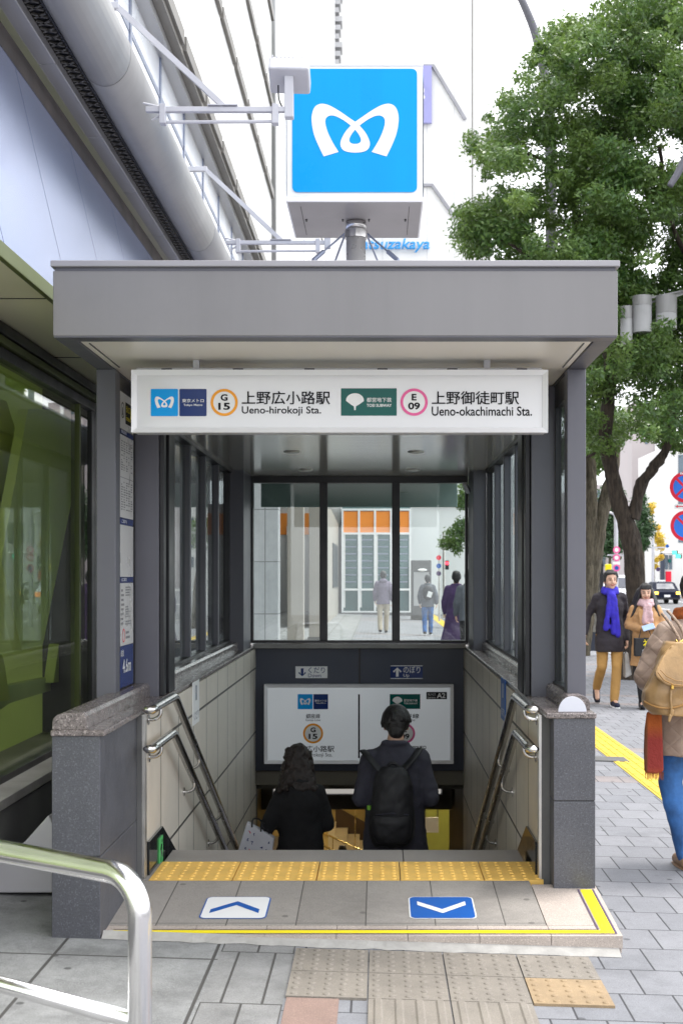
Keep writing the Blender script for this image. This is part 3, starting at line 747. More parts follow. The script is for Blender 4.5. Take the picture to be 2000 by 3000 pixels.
# ================================================================ SIGNS
def FRC(Y): return Fr((0, Y, 0), (1, 0, 0), (0, 0, 1))     # faces the camera side (-Y)
def X_(px, Y): return (px - VX) * Y / F_
def Z_(py, Y): return CZ - (py - VY) * Y / F_
def RX(x0, x1, y0, y1, Y): return (X_(x0, Y), X_(x1, Y), Z_(y1, Y), Z_(y0, Y))   # measured edges left,right,top,bottom
def metro_pair(fr, T, sgn, r1, r2, t):
    rect(fr, *r1, t, 'cyan', sgn, 'emblem_tile', (r1[1] - r1[0]) * .04)
    w = r1[1] - r1[0]; h = r1[3] - r1[2]
    place(emblem_mesh(), fr, (r1[0] + w * .15, r1[1] - w * .15, r1[2] + h * .29, r1[3] - h * .28), t + .001, 'emblem', 'whitep', sgn)
    rect(fr, *r2, t, 'navyp', sgn, 'name_tile', w * .04)
    w = r2[1] - r2[0]; h = r2[3] - r2[2]
    text('東京メトロ', fr, (r2[0] + w * .1, r2[1] - w * .1, r2[2] + h * .50, r2[2] + h * .635), t + .001, 'whitep', sgn, bold=.02)
    text('Tokyo Metro', fr, (r2[0] + w * .15, r2[1] - w * .15, r2[2] + h * .35, r2[2] + h * .45), t + .001, 'whitep', sgn, bold=.02)
def toei(fr, sgn, r, t):
    rect(fr, *r, t, 'teal', sgn, 'emblem_tile', .002)
    w = r[1] - r[0]; h = r[3] - r[2]
    place(ginkgo_mesh(), fr, (r[0] + w * .09, r[0] + w * .41, r[2] + h * .20, r[2] + h * .82), t + .001, 'emblem', 'whitep', sgn)
    text('都営地下鉄', fr, (r[0] + w * .46, r[1] - w * .09, r[2] + h * .49, r[2] + h * .66), t + .001, 'whitep', sgn, bold=.02)
    text('TOEI SUBWAY', fr, (r[0] + w * .46, r[1] - w * .09, r[2] + h * .32, r[2] + h * .43), t + .001, 'whitep', sgn, bold=.02)
def station_no(fr, sgn, r, t, a, b, col):
    cx, cy = (r[0] + r[1]) / 2, (r[2] + r[3]) / 2; q = (r[1] - r[0]) / 2
    disc(fr, cx, cy, q * .9, t, 'whitep', sgn, 'number_disc'); ring(fr, cx, cy, q * .8, q, t + .001, col, sgn, 'line_ring')
    text(a, fr, (cx - q * .22 * (1.15 if a == 'G' else .8), cx + q * .22 * (1.15 if a == 'G' else .8), cy + q * .12, cy + q * .60), t + .002, 'blackp', sgn, 'station_letter', bold=.03)
    text(b, fr, (cx - q * .43, cx + q * .43, cy - q * .55, cy - q * .03), t + .002, 'blackp', sgn, 'station_number', bold=.03)
def framed_sign(sgn, x0, x1, z0, z1, y0, y1, fw, fmat='white_frame', face_='sign_face'):
    """frame ring and recessed face on a box; returns the face frame"""
    MB().box(x0 + .004, x1 - .004, y0 + .03, y1, z0 + .004, z1 - .004).build('housing', 'white_metal', sgn, bev=.003)
    mb = MB()
    o = [(x0, z0), (x1, z0), (x1, z1), (x0, z1)]; i = [(x0 + fw, z0 + fw), (x1 - fw, z0 + fw), (x1 - fw, z1 - fw), (x0 + fw, z1 - fw)]
    for k in range(4):
        a, b, c, d = o[k], o[(k + 1) % 4], i[(k + 1) % 4], i[k]
        mb.face([(a[0], y0, a[1]), (b[0], y0, b[1]), (c[0], y0 + .012, c[1]), (d[0], y0 + .012, d[1])])
        mb.face([(a[0], y0, a[1]), (b[0], y0, b[1]), (b[0], y0 + .034, b[1]), (a[0], y0 + .034, a[1])])
        mb.face([(d[0], y0 + .012, d[1]), (c[0], y0 + .012, c[1]), (c[0], y0 + .03, c[1]), (d[0], y0 + .03, d[1])])
    mb.build('frame', fmat, sgn)
    MB().box(x0 + fw * .8, x1 - fw * .8, y0 + .018, y0 + .026, z0 + fw * .8, z1 - fw * .8).build('sign_face', face_, sgn)
    return FRC(y0 + .018)
# --- hanging station name sign
Ys = 5.94
S1 = empty('station_sign', ((X_(385, Ys) + X_(1604, Ys)) / 2, Ys, 2.5), 'wide white framed station name sign hanging under the canopy', 'sign')
f1 = framed_sign(S1, X_(385, Ys), X_(1604.5, Ys), Z_(1267, Ys), Z_(1083, Ys), Ys, Ys + .14, .024)
MB().box(X_(395, Ys), X_(1590, Ys), Ys + .05, Ys + .12, Z_(1083, Ys), Z_(1072, Ys)).build('mounting_rail', 'white_metal', S1, bev=.002)
for px in (470, 680, 890, 1105, 1310, 1515):
    MB().box(X_(px, Ys), X_(px + 30, Ys), Ys + .03, Ys + .05, Z_(1081, Ys), Z_(1076, Ys)).build('hinge', 'black', S1)
for px in (560, 1420): MB().box(X_(px, Ys), X_(px + 18, Ys), Ys + .06, Ys + .10, Z_(1072, Ys), 2.57).build('hanger', 'white_metal', S1)
def q1(x0, x1, y0, y1): return RX(350 + x0 * .41454, 350 + x1 * .41454, 1050 + y0 * .41454, 1050 + y1 * .41454, Ys)
def q2(x0, x1, y0, y1): return RX(950 + x0 * .44643, 950 + x1 * .44643, 1050 + y0 * .44643, 1050 + y1 * .44643, Ys)
metro_pair(f1, None, S1, q1(218, 411, 212, 405), q1(421, 613, 212, 405), .002)
station_no(f1, S1, q1(641, 834, 211, 405), .002, 'G', '15', 'orange')
text('上野広小路駅', f1, q1(862, 1487, 228, 322), .002, 'blackp', S1, bold=.022)
text('Ueno-hirokoji Sta.', f1, q1(862, 1423, 335, 403), .002, 'blackp', S1, bold=.012)
toei(f1, S1, q2(108, 474, 193, 373), .002)
station_no(f1, S1, q2(498, 678, 194, 374), .002, 'E', '09', 'pinkp')
text('上野御徒町駅', f1, q2(704, 1278, 212, 300), .002, 'blackp', S1, bold=.022)
text('Ueno-okachimachi Sta.', f1, q2(704, 1363, 312, 374), .002, 'blackp', S1, bold=.012)
# --- lightbox on the back wall
Yb = 11.52
S2 = empty('direction_sign', (CX, Yb, .2), 'white line information sign on the navy wall above the lower stairs', 'sign')
f2 = framed_sign(S2, X_(773.7, Yb), X_(1328, Yb), Z_(2238, Yb), Z_(2005, Yb), Yb, YB - .014, .030, face_='lightbox')
def q3(x0, x1, y0, y1): return RX(700 + x0 * .44643, 700 + x1 * .44643, 1900 + y0 * .44643, 1900 + y1 * .44643, Yb + .018)
metro_pair(f2, None, S2, q3(385, 484, 299, 398), q3(488, 584, 299, 398), .002)
text('銀座線', f2, q3(440, 532, 428, 458), .002, 'blackp', S2, bold=.02); text('Ginza Line', f2, q3(438, 534, 461, 476), .002, 'blackp', S2)
station_no(f2, S2, q3(420, 552, 491, 623), .002, 'G', '15', 'orange')
text('上野広小路駅', f2, q3(346, 625, 637, 679), .002, 'blackp', S2, bold=.02); text('Ueno-hirokoji Sta.', f2, q3(362, 612, 685, 716), .002, 'blackp', S2)
rect(f2, *q3(781, 792, 300, 720), .002, 'blackp', S2, 'divider')
toei(f2, S2, q3(988, 1188, 299, 396), .002)
text('大江戸線', f2, q3(1000, 1180, 428, 458), .002, 'blackp', S2, bold=.02); text('Oedo Line', f2, q3(1040, 1154, 461, 476), .002, 'blackp', S2)
station_no(f2, S2, q3(1022, 1154, 491, 623), .002, 'E', '09', 'pinkp')
text('上野御徒町駅', f2, q3(948, 1228, 637, 679), .002, 'blackp', S2, bold=.02); text('Ueno-okachimachi Sta.', f2, q3(930, 1248, 685, 716), .002, 'blackp', S2)
rect(f2, *q3(1228, 1362, 285, 332), .002, 'blackp', S2, 'exit_tile'); text('A2', f2, q3(1296, 1352, 291, 325), .003, 'whitep', S2, bold=.03)
text('出入口', f2, q3(1236, 1288, 292, 308), .003, 'whitep', S2); text('Entrance', f2, q3(1236, 1288, 314, 326), .003, 'whitep', S2)
# --- Down / Up plates
Yp = YB - .018
for nm, r, bg, fg, up, jp, en, lb in (('d', q3(371, 580, 117, 194), 'whitep', 'navyp', False, 'くだり', 'Down', 'white plate with a down arrow on the navy wall'), ('u', q3(993, 1204, 111, 198), 'bluep', 'whitep', True, 'のぼり', 'Up', 'blue plate with an up arrow on the navy wall')):
    k = Yp / (Yb + .018); r = tuple(v if i > 1 else v for i, v in enumerate(r))
    r = (r[0] * k, r[1] * k, CZ + (r[2] - CZ) * k, CZ + (r[3] - CZ) * k)
    s = empty('arrow_plate', ((r[0] + r[1]) / 2, Yp, r[2]), lb, 'sign')
    fr = FRC(Yp); w = r[1] - r[0]; h = r[3] - r[2]
    rect(fr, *r, 0, 'navyp' if up else bg, s, 'plate', depth=.004)
    fr = FRC(Yp - .004)
    if up: rect(fr, r[0], r[1], r[3] - h * .05, r[3], .001, 'whitep', s, 'edge_line'); rect(fr, r[0], r[1], r[2], r[2] + h * .05, .001, 'whitep', s, 'edge_line')
    cx = r[0] + w * .21; y0, y1 = r[2] + h * .16, r[3] - h * .16
    sg = 1 if up else -1; tip = y1 if up else y0; tail = y0 if up else y1
    a = h * .33
    plate(fr, [(cx - .012, tail), (cx + .012, tail), (cx + .012, tip - sg * a * .55), (cx + a * .72, tip - sg * a * 1.15), (cx + a, tip - sg * a * .85), (cx, tip), (cx - a, tip - sg * a * .85), (cx - a * .72, tip - sg * a * 1.15), (cx - .012, tip - sg * a * .55)][::1], .001, fg, s, 'arrow')
    text(jp, fr, (r[0] + w * .40, r[0] + w * .92, r[2] + h * .43, r[3] - h * .06), .001, fg, s, bold=.01)
    text(en, fr, (r[0] + w * .40, r[0] + w * (.80 if not up else .58), r[2] + h * .08, r[2] + h * .38), .001, fg, s)
# --- notice board between the left posts, facing the stair
XB = -1.29
fb = Fr((XB, 0, 0), (0, 1, 0), (0, 0, 1))          # x = depth, faces +X
assert abs(fb.n.x - 1) < 1e-6
NB = empty('notice_board', (XB, 6.5, .98), 'tall narrow notice board with timetables between the left posts', 'notice board')
MB().box(-1.299, XB, 6.335, 6.765, .985, 2.50).build('board_frame', 'black', NB, bev=.002)
a, b = 6.36, 6.70
secs = [(2.29, 2.475, 'board_white', 'header_panel'), (2.262, 2.286, 'navyp', 'title_strip'), (1.845, 2.26, 'board_white', 'timetable_panel'), (1.81, 1.842, 'navyp', 'title_strip'), (1.547, 1.808, 'board_white', 'blank_panel'), (1.517, 1.545, 'navyp', 'title_strip'), (1.20, 1.515, 'board_white', 'notes_panel'), (.99, 1.198, 'navyp', 'height_panel')]
for z0, z1, m, nm in secs: rect(fb, a, b, z0, z1, .0015, m, NB, nm)
rect(fb, a + .13, a + .33, 2.325, 2.435, .003, 'blackp', NB, 'exit_tile'); text('A2', fb, (a + .245, a + .32, 2.345, 2.42), .004, 'yellowp', NB, bold=.03)
text('出入口', fb, (a + .14, a + .235, 2.385, 2.42), .004, 'yellowp', NB); text('Entrance', fb, (a + .14, a + .235, 2.345, 2.37), .004, 'yellowp', NB)
ring(fb, a + .06, 2.385, .034, .040, .003, 'blackp', NB, 'pictogram'); plate(fb, [(a + .05, 2.36), (a + .07, 2.36), (a + .066, 2.40), (a + .054, 2.40)], .003, 'blackp', NB, 'pictogram')
for z, tx in ((2.268, '駅周辺案内'), (1.818, 'ご案内'), (1.524, '出口案内')): text(tx, fb, (a + .03, a + .16, z, z + .018), .003, 'whitep', NB)
def lines(nm, y0, y1, z0, z1, n, cols, mat='greyp'):
    mb = MB()
    for c in range(cols):
        for k in range(n):
            if rnd.random() < .16: continue
            w = (y1 - y0) / cols; p0 = y0 + c * w; z = z1 - (z1 - z0) * (k + .5) / n; t = (z1 - z0) / n * .24
            L = w * rnd.uniform(.35, .82)
            mb.face([fb.p(p0, z - t, .003), fb.p(p0 + L, z - t, .003), fb.p(p0 + L, z + t, .003), fb.p(p0, z + t, .003)])
    return mb.build(nm, mat, NB)
lines('timetable_rows', a + .02, b - .01, 2.08, 2.235, 13, 5); lines('timetable_rows', a + .02, b - .01, 1.88, 2.03, 12, 5)
lines('note_lines', a + .02, a + .12, 1.30, 1.49, 8, 1); lines('note_lines', a + .13, b - .02, 1.42, 1.50, 6, 1); lines('note_lines', a + .13, b - .02, 1.30, 1.40, 8, 1)
rect(fb, a, b, 2.045, 2.048, .003, 'greyp', NB, 'rule_line')
ring(fb, a + .085, 1.25, .028, .034, .003, 'redp', NB, 'ban_ring'); lines('note_lines', a + .14, b - .06, 1.225, 1.275, 2, 1)
text('4.6m', fb, (a + .06, a + .27, 1.06, 1.13), .003, 'whitep', NB, bold=.01); text('海抜', fb, (a + .01, a + .09, 1.145, 1.18), .003, 'whitep', NB)
# small vertical plates on the stair walls
for sg, px, X, y0, y1, bg, fg, lb in ((-1, 573, XL + .014, 1995, 2120, 'whitep', 'navyp', 'narrow white plate with blue writing on the left stair wall'), (1, 1474, XR - .014, 1990, 2110, 'bluep', 'whitep', 'narrow blue plate with white writing on the right stair wall')):
    p = onx(px, y0, X); s_ = (px - VX) / X; z1 = CZ - (y0 - VY) / s_; z0 = CZ - (y1 - VY) / s_
    fr = Fr((X, 0, 0), (0, 1 if sg < 0 else -1, 0), (0, 0, 1)); yc = p.y if sg < 0 else -p.y
    o = empty('wall_plate', (X, p.y, z0), lb, 'sign')
    rect(fr, yc - .14, yc + .14, z0, z1, 0, bg, o, 'plate', depth=.004); fr = Fr((X + .004 * (-sg) * 1., 0, 0), fr.u, fr.v)
    h = z1 - z0
    text('くだり' if sg < 0 else 'のぼり', fr, (yc - .10, yc + .11, z0 + h * .1, z0 + h * .3), .001, fg, o)
    mb = MB(); mb.face([fr.p(yc - .02, z0 + h * .55, .001), fr.p(yc + .02, z0 + h * .55, .001), fr.p(yc + .02, z0 + h * .9, .001), fr.p(yc - .02, z0 + h * .9, .001)]); mb.build('arrow', fg, o)
# green exit light on the left skirting
o = empty('exit_marker', (XL + .03, 6.5, .1), 'small green running man exit marker on the left black skirting', 'exit sign')
fr = Fr((XL + .028, 0, 0), (0, 1, 0), (0, 0, 1))
rect(fr, 6.44, 6.545, .085, .225, 0, 'greenp', o, 'plate', .006, depth=.004); fr = Fr((XL + .032, 0, 0), (0, 1, 0), (0, 0, 1))
disc(fr, 6.515, .20, .010, .001, 'skirt', o, 'pictogram_head', 10); plate(fr, [(6.47, .10), (6.485, .10), (6.50, .14), (6.52, .115), (6.53, .12), (6.512, .155), (6.52, .185), (6.49, .19), (6.46, .165), (6.465, .155), (6.488, .17), (6.485, .14)], .001, 'skirt', o, 'pictogram_body')
# white half disc on the right coping
mb = MB(); c = Vector((.905, 5.985, .914)); mb.prism([c + Vector((.066 * math.cos(R(q)), 0, .072 * math.sin(R(q)))) for q in range(0, 181, 9)], (0, .012, 0))
tag(mb.build('marker_plate', M('pale_reflective_sheet', (.62, .63, .70), .5, 0, .03, 6), bev=.001), 'pale half round marker standing on the right granite pier', 'marker')
# --- handrails
def handrail(sg, zoff, lb):
    xr = XL + .075 if sg < 0 else XR - .075
    dx = -1 if sg < 0 else 1
    o = empty('handrail', (xr, 6.1, .2), lb, 'handrail', 'steel handrails on the stair walls')
    zt = .925 + zoff; y0 = 5.99 if zoff == 0 else 6.0; yb = 6.66 if zoff == 0 else 6.62
    pts = [(xr + dx * .035, y0 - .012, zt), (xr + dx * .02, y0 - .03, zt), (xr - dx * .004, y0 - .02, zt), (xr, y0 + .04, zt), (xr, yb - .05, zt), (xr, yb - .015, zt - .004), (xr, yb + .02, zt - .014), (xr, yb + .06, zt - .032)]
    L = 10.9 - yb
    pts.append((xr, yb + L, zt - .002 - (L - .0) * .49))
    MB().tube(pts, [.010, .019, .0215, .022, .022, .022, .022, .022, .022], 18).build('rail_tube', 'steel', o, smooth=True)
    for y_ in ([6.22] + [7.55 + 1.02 * k for k in range(4)] if zoff == 0 else [6.24, 7.35, 8.4, 9.45, 10.4]):
        zz = zt if y_ < yb else zt - (y_ - yb) * .49
        bp = crom([(xr, y_, zz - .018), (xr + dx * .002, y_, zz - .05), (xr + dx * .03, y_, zz - .072), (xr + dx * .082, y_, zz - .074)], 5)
        bk = MB().tube(bp, .0095, 10).build('bracket', 'steel', o, smooth=True)
        xw = XL + .013 if sg < 0 else XR - .013
        MB().cyl((xw, y_, zz - .074), (xw - dx * .006, y_, zz - .074), .026, n=18).build('bracket_plate', 'steel', bk)
handrail(-1, 0, 'upper steel handrail on the left stair wall'); handrail(-1, -.185, 'lower steel handrail on the left stair wall')
handrail(1, 0, 'upper steel handrail on the right stair wall'); handrail(1, -.185, 'lower steel handrail on the right stair wall')
# --- floor stickers and tape (on the ramp)
rt = math.atan2(.05, Yn - Yf)
ff = Fr((0, Yf, .05), (1, 0, 0), (0, math.cos(rt), math.sin(rt)))
for lb, x0, bg, fg, up in (('white floor sticker with a blue chevron on the ramp', -.783, 'whitep', 'bluep', True), ('blue floor sticker with a white chevron on the ramp', .132, 'bluep', 'whitep', False)):
    o = empty('floor_sticker', (x0 + .145, 5.68, .075), lb, 'floor sticker')
    x1 = x0 + .293; y0, y1 = .212, .512
    rect(ff, x0, x1, y0, y1, .002, 'bluep' if up else 'whitep', o, 'sticker_edge', .03); rect(ff, x0 + .006, x1 - .006, y0 + .006, y1 - .006, .003, bg, o, 'sticker_face', .026)
    cx = (x0 + x1) / 2; w = .108; ym = (y0 + y1) / 2; h = .055; t = .052
    s = 1 if up else -1
    pts = [(cx - w, ym - s * h), (cx, ym + s * h), (cx + w, ym - s * h), (cx + w, ym - s * h - t), (cx, ym + s * h - t), (cx - w, ym - s * h - t)]
    if not up: pts = [(cx - w, ym + h), (cx, ym - h), (cx + w, ym + h), (cx + w, ym + h + t), (cx, ym - h + t), (cx - w, ym + h + t)]
    else: pts = [(x, y + t / 2) for x, y in pts]
    if not up: pts = [(x, y - t / 2) for x, y in pts]
    plate(ff, pts, .004, fg, o, 'chevron')
o = empty('floor_tape', (0, 5.37, .052), 'bright yellow L shaped warning tape along the ramp edge', 'tape')
def L_(i, mat, nm, t, e0, e1):
    x0 = -1.12; xr1 = 1.0 - e0; xr0 = 1.0 - e1; y0 = .018 + e0 * .75; y1 = .018 + e1 * .75
    plate(ff, [(x0, y0), (xr1, y0), (xr1, .62), (xr0, .62), (xr0, y1), (x0, y1)], t, mat, o, nm)
L_(0, 'yellowp', 'tape_band', .002, .014, .066)
L_(1, 'purplep', 'tape_line', .003, .004, .012); L_(2, 'purplep', 'tape_line', .003, .072, .080)
# ================================================================ FOREGROUND BARRIER
o = empty('barrier_rail', (-.591, 3.16, gz(-.59)), 'polished steel tube barrier in the left foreground', 'barrier')
d = Vector((-.825, .566, 0)); p = Vector((-.591, 3.16, 0)); zt = .806; r = .0295
arc = [p + d * (.10 - .10 * math.cos(R(q))) + Vector((0, 0, zt - .10 + .10 * math.sin(R(q)))) for q in range(0, 91, 9)]
far = p + d * 1.7
pts = [p + Vector((0, 0, -.05))] + arc + [far - d * .1 + Vector((0, 0, zt))] + [far - d * (.10 - .10 * math.cos(R(q))) + Vector((0, 0, zt - .10 + .10 * math.sin(R(q)))) for q in range(81, -1, -9)] + [far + Vector((0, 0, -.05))]
MB().tube(pts, r, 28).build('hoop_tube', 'chrome', o, smooth=True)
MB().tube([p + d * .02 + Vector((0, 0, .445)), far - d * .02 + Vector((0, 0, .445))], .0215, 22).build('cross_tube', 'chrome', o, smooth=True)
for q in (p, far): MB().cyl(q + Vector((0, 0, gz(q.x))), q + Vector((0, 0, gz(q.x) + .012)), .06, n=28).build('base_flange', 'steel', o)
# ================================================================ METRO CUBE SIGN ON THE ROOF
cc, Yc0 = -.16, 8.38; Wc = .9; zb, zt = 4.008, 4.912
o = empty('roof_sign', (cc, Yc0 + Wc / 2, 2.884), 'blue and white cube sign with looped M emblem on a steel pole', 'sign')
MB().box(cc - Wc / 2 + .004, cc + Wc / 2 - .004, Yc0 + .004, Yc0 + Wc - .004, zb + .03, zt - .012).build('cube_body', M('white_translucent_face', (.80, .82, .84), .2, 0, .02, 2, coat=.3), o, bev=.003)
MB().box(cc - Wc / 2, cc + Wc / 2, Yc0, Yc0 + Wc, zt - .012, zt).build('top_cap', 'white_frame', o, bev=.003)
MB().box(cc - Wc / 2, cc + Wc / 2, Yc0, Yc0 + Wc, zb, zb + .03).build('bottom_frame', 'white_frame', o, bev=.004)
ug = MB().box(cc - Wc / 2 + .012, cc + Wc / 2 - .012, Yc0 + .012, Yc0 + Wc - .012, zb - .003, zb + .002).build('underside_panel', M('grey_underside_metal', (.36, .345, .345), .4, .3, .1, 3, stain=.2), o)
for x in (-.36, .36): MB().box(cc + x - .002, cc + x + .002, Yc0 + .1, Yc0 + .8, zb - .005, zb - .002).build('panel_seam', 'black', o)
for x, y in ((-.34, .42), (-.09, .42), (.09, .42), (.34, .42)): MB().box(cc + x - .006, cc + x + .006, Yc0 + y - .02, Yc0 + y + .02, zb - .01, zb - .002).build('latch', 'black', o)
for fr in (Fr((cc, Yc0, (zb + zt) / 2), (1, 0, 0), (0, 0, 1)), Fr((cc + Wc / 2, Yc0 + Wc / 2, (zb + zt) / 2), (0, 1, 0), (0, 0, 1)), Fr((cc - Wc / 2, Yc0 + Wc / 2, (zb + zt) / 2), (0, -1, 0), (0, 0, 1)), Fr((cc, Yc0 + Wc, (zb + zt) / 2), (-1, 0, 0), (0, 0, 1))):
    rect(fr, -.409, .409, -.39, .42, .003, 'cyan2', o, 'blue_face', .035)
    k = 401.7 / .9 / .3508 / 1.0
    z0 = .42 - (893 - 157) / 1034 * .81; z1 = .42 - (451 - 157) / 1034 * .81
    place(emblem_mesh(), fr, (-.282, .288, z0, z1), .0055, 'emblem', 'whitep', o)
yc = Yc0 + Wc / 2
MB().cyl((cc, yc, 2.884), (cc, yc, zb), .0672, n=32).build('pole', M('satin_painted_steel', (.46, .455, .45), .3, .35, .06, 4), o, smooth=True)
MB().cyl((cc, yc, 3.945), (cc, yc, 4.003), .070, n=32).build('pole_sleeve', 'steel', o, smooth=True)
MB().cyl((cc, yc, 3.885), (cc, yc, 3.94), .080, n=12).build('guy_collar', 'steel', o)
for sx, sy in ((-1, -1), (1, -1), (-1, 1), (1, 1)):
    p0 = Vector((cc + sx * .08, yc + sy * .03, 3.91)); p1 = Vector((cc + sx * (1.1 if sy < 0 else .62), yc + sy * (.55 if sy < 0 else 1.3), 2.884))
    g_ = MB().tube([p0, p1], .0065, 8).build('guy_wire', 'mull', o)
    m_ = p0.lerp(p1, .17); t = (p1 - p0).normalized()
    MB().tube([m_ - t * .06, m_ - t * .05, m_ + t * .05, m_ + t * .06], [.008, .016, .016, .008], 8).build('turnbuckle', 'mull', g_)
# ================================================================ LEFT: SHOP BUILDING
bld = empty('shop_building', (-2.2, 8, 0), 'corner shop building with green window, leaning metal fascia and white upper facade', 'building')
def B(mb, name, mat, parent=None, **k): return mb.build(name, mat, parent or bld, **k)
XG = -1.75; YA, YZ = 1.0, 12.6
B(MB().box(XG - .3, -1.6, YA, YZ, -.1, .555), 'plinth', 'dconcrete', bev=.004)
B(MB().box(XG - .3, -1.596, YA, YZ, .556, .60), 'plinth_ledge', 'concrete', bev=.004)
wn = B(MB().box(XG - .006, XG + .006, YA, 7.70, .63, 2.55), 'shop_window', 'glass_green')
B(MB().box(XG - .04, XG + .03, YA, 7.78, .60, .632), 'frame', 'black', wn, bev=.003); B(MB().box(XG - .04, XG + .03, YA, 7.78, 2.548, 2.60), 'frame', 'black', wn, bev=.003)
B(MB().box(XG - .04, XG + .05, YA, 7.78, 2.605, 2.64), 'frame', 'olive_trim', wn, bev=.003); B(MB().box(XG - .04, XG + .06, YA, 7.78, 2.645, 2.695), 'frame', 'black', wn, bev=.003)
B(MB().box(XG - .04, XG + .02, 7.70, 7.78, .632, 2.548), 'frame', 'black', wn, bev=.003); B(MB().box(XG - .03, XG + .02, 7.38, 7.42, .632, 2.548), 'frame', 'olive_trim', wn, bev=.003)
B(MB().box(XG - .3, XG + .02, 7.785, YZ, .60, 2.70), 'dark_wall', 'black')
# the room behind the window
B(MB().box(-4.4, -4.3, YA, 10, -.0, 3.0), 'back_wall', 'shopdark'); B(MB().box(-4.3, XG - .05, YA, 10, .05, .1), 'shop_floor', 'shopdark'); B(MB().box(-4.3, XG - .32, 7.9, 8.0, .1, 3.0), 'end_wall', 'vgreen'); B(MB().box(-4.3, XG - .05, YA, 10, 2.70, 2.75), 'shop_ceiling', 'vgreen')
def slab(pts, X, th, nm, mat):
    w = [onx(px, py, X) for px, py in pts]
    B(MB().prism(w, (-th, 0, 0)), nm, mat)
slab([(83, 1199), (248, 1199), (248, 1281), (127, 1886), (65, 1904), (4, 1640)], -1.84, .05, 'slanted_panel', 'vgreen')
slab([(-150, 1120), (20, 1175), (60, 1300), (25, 1560), (-60, 1900), (-200, 1900)], -1.95, .05, 'slanted_panel', 'vgreen2')
slab([(268, 1500), (275, 1700), (272, 1985), (158, 2000), (190, 1760)], -1.95, .06, 'slanted_panel', 'vgreen')
slab([(-120, 1900), (10, 1920), (30, 2050), (-150, 2080)], -1.95, .05, 'slanted_panel', 'vgreen2')
slab([(-100, 2090), (20, 2010), (270, 1960), (272, 1985), (30, 2060), (-100, 2150)], -2.0, .06, 'window_bench', 'shopdark')
# overhang
B(MB().box(XG + .0, -1.36, YA, 13, 2.70, 2.74), 'soffit', 'soffit_b', bev=.003)
mb = MB()
for y in (2.4, 3.8, 5.28, 6.7): mb.box(XG + .01, -1.362, y, y + .006, 2.697, 2.702)
B(mb, 'soffit_joint', 'black')
B(MB().box(-1.375, -1.352, YA, 13, 2.695, 2.755), 'edge_trim', 'olive_trim', bev=.003)
b0 = Vector((-1.356, 0, 2.756)); b1 = Vector((-1.612, 0, 3.84)); sl = (b1 - b0)
nrm = Vector((sl.z, 0, -sl.x)).normalized()
ys = [YA, 2.3, 3.55, 4.62, 5.62, 6.6, 7.6, 8.8, 10.2, 11.6, 13]
for i in range(len(ys) - 1):
    q = [b0, b1, b1 - nrm * .03, b0 - nrm * .03]
    B(MB().prism([(p.x, ys[i] + .004, p.z) for p in q], (0, ys[i + 1] - ys[i] - .008, 0)), 'fascia_panel', 'bluepanel')
B(MB().prism([(p.x, YA, p.z) for p in (b0 - nrm * .035, b1 - nrm * .035, b1 - nrm * .3, b0 - nrm * .2)], (0, 12, 0)), 'fascia_backing', 'black')
B(MB().box(-1.70, -1.612, YA, 18, 3.86, 3.92), 'rusted_beam', 'rust', bev=.004); B(MB().box(-1.66, -1.60, YA, 18, 3.80, 3.862), 'rusted_beam', 'rust')
mb = MB()
for i, y in enumerate(range(1, 18)): mb.box(-1.60, -1.515, y + .004, y + .996, 3.955, 4.0)
B(mb, 'gutter_band', 'alu', bev=.004)
B(MB().box(-1.61, -1.44, YA, 18, 4.005, 4.05), 'vent_backing', 'black')
mb = MB()
for i in range(150):
    y = 3.0 + i * .075
    mb.bar((-1.512, y, 3.998), (-1.45, y + .045, 3.998), .013, .008); mb.bar((-1.512, y + .045, 3.997), (-1.45, y, 3.997), .013, .006)
B(mb, 'vent_grille', M('dark_grille_metal', (.09, .085, .075), .5, .4, .2, 3))
mb = MB(); c = Vector((-1.335, 0, 4.10)); prof = [(c.x + .125 * math.cos(R(q)), c.z + .16 * math.sin(R(q))) for q in range(-200, 161, 12)]
for a_, b_ in zip([YA, 3.4, 6.23, 9.4, 12.6], [3.4, 6.23, 9.4, 12.6, 18]):
    mb.prism([(x, a_ + .004, z) for x, z in prof], (0, b_ - a_ - .008, 0))
t_ = B(mb, 'cornice_tube', 'tube', smooth=True); t_.data.polygons.foreach_set('use_smooth', [len(p.vertices) == 4 for p in t_.data.polygons])
B(MB().box(-1.62, -1.36, YA, 18, 4.06, 4.2), 'cornice_core', 'dconcrete')
# upper facade
XF = -1.60; Y1 = 17.6
B(MB().box(-7, XF - .05, YA, Y1, 4.2, 5.50), 'window_band_backing', 'pale')
yy = [2.6, 3.75, 4.9, 6.05, 7.2, 8.35, 9.5, 10.65, 11.8, 12.95, 14.1, 15.25, 16.4, Y1]
for a_, b_ in zip(yy, yy[1:]):
    w_ = B(MB().box(XF - .045, XF - .03, a_ + .02, b_ - .02, 4.2, 5.48), 'window', 'skyglass')
    B(MB().box(XF - .05, XF - .018, a_ - .025, a_ + .025, 4.2, 5.5), 'frame', 'mull', w_)
    B(MB().box(XF - .03, XF - .024, a_ + .03, b_ - .03, 5.10, 5.14), 'frame', 'mull', w_)
lev = [5.50, 6.75, 7.95, 9.2, 10.45, 11.7, 13, 15.5, 18, 22]
B(MB().box(XF - .05, XF + .13, YA, Y1, 5.46, 5.50), 'ledge', 'brown'); B(MB().box(XF - .05, XF + .06, YA, Y1, 5.40, 5.458), 'ledge_bar', 'alu')
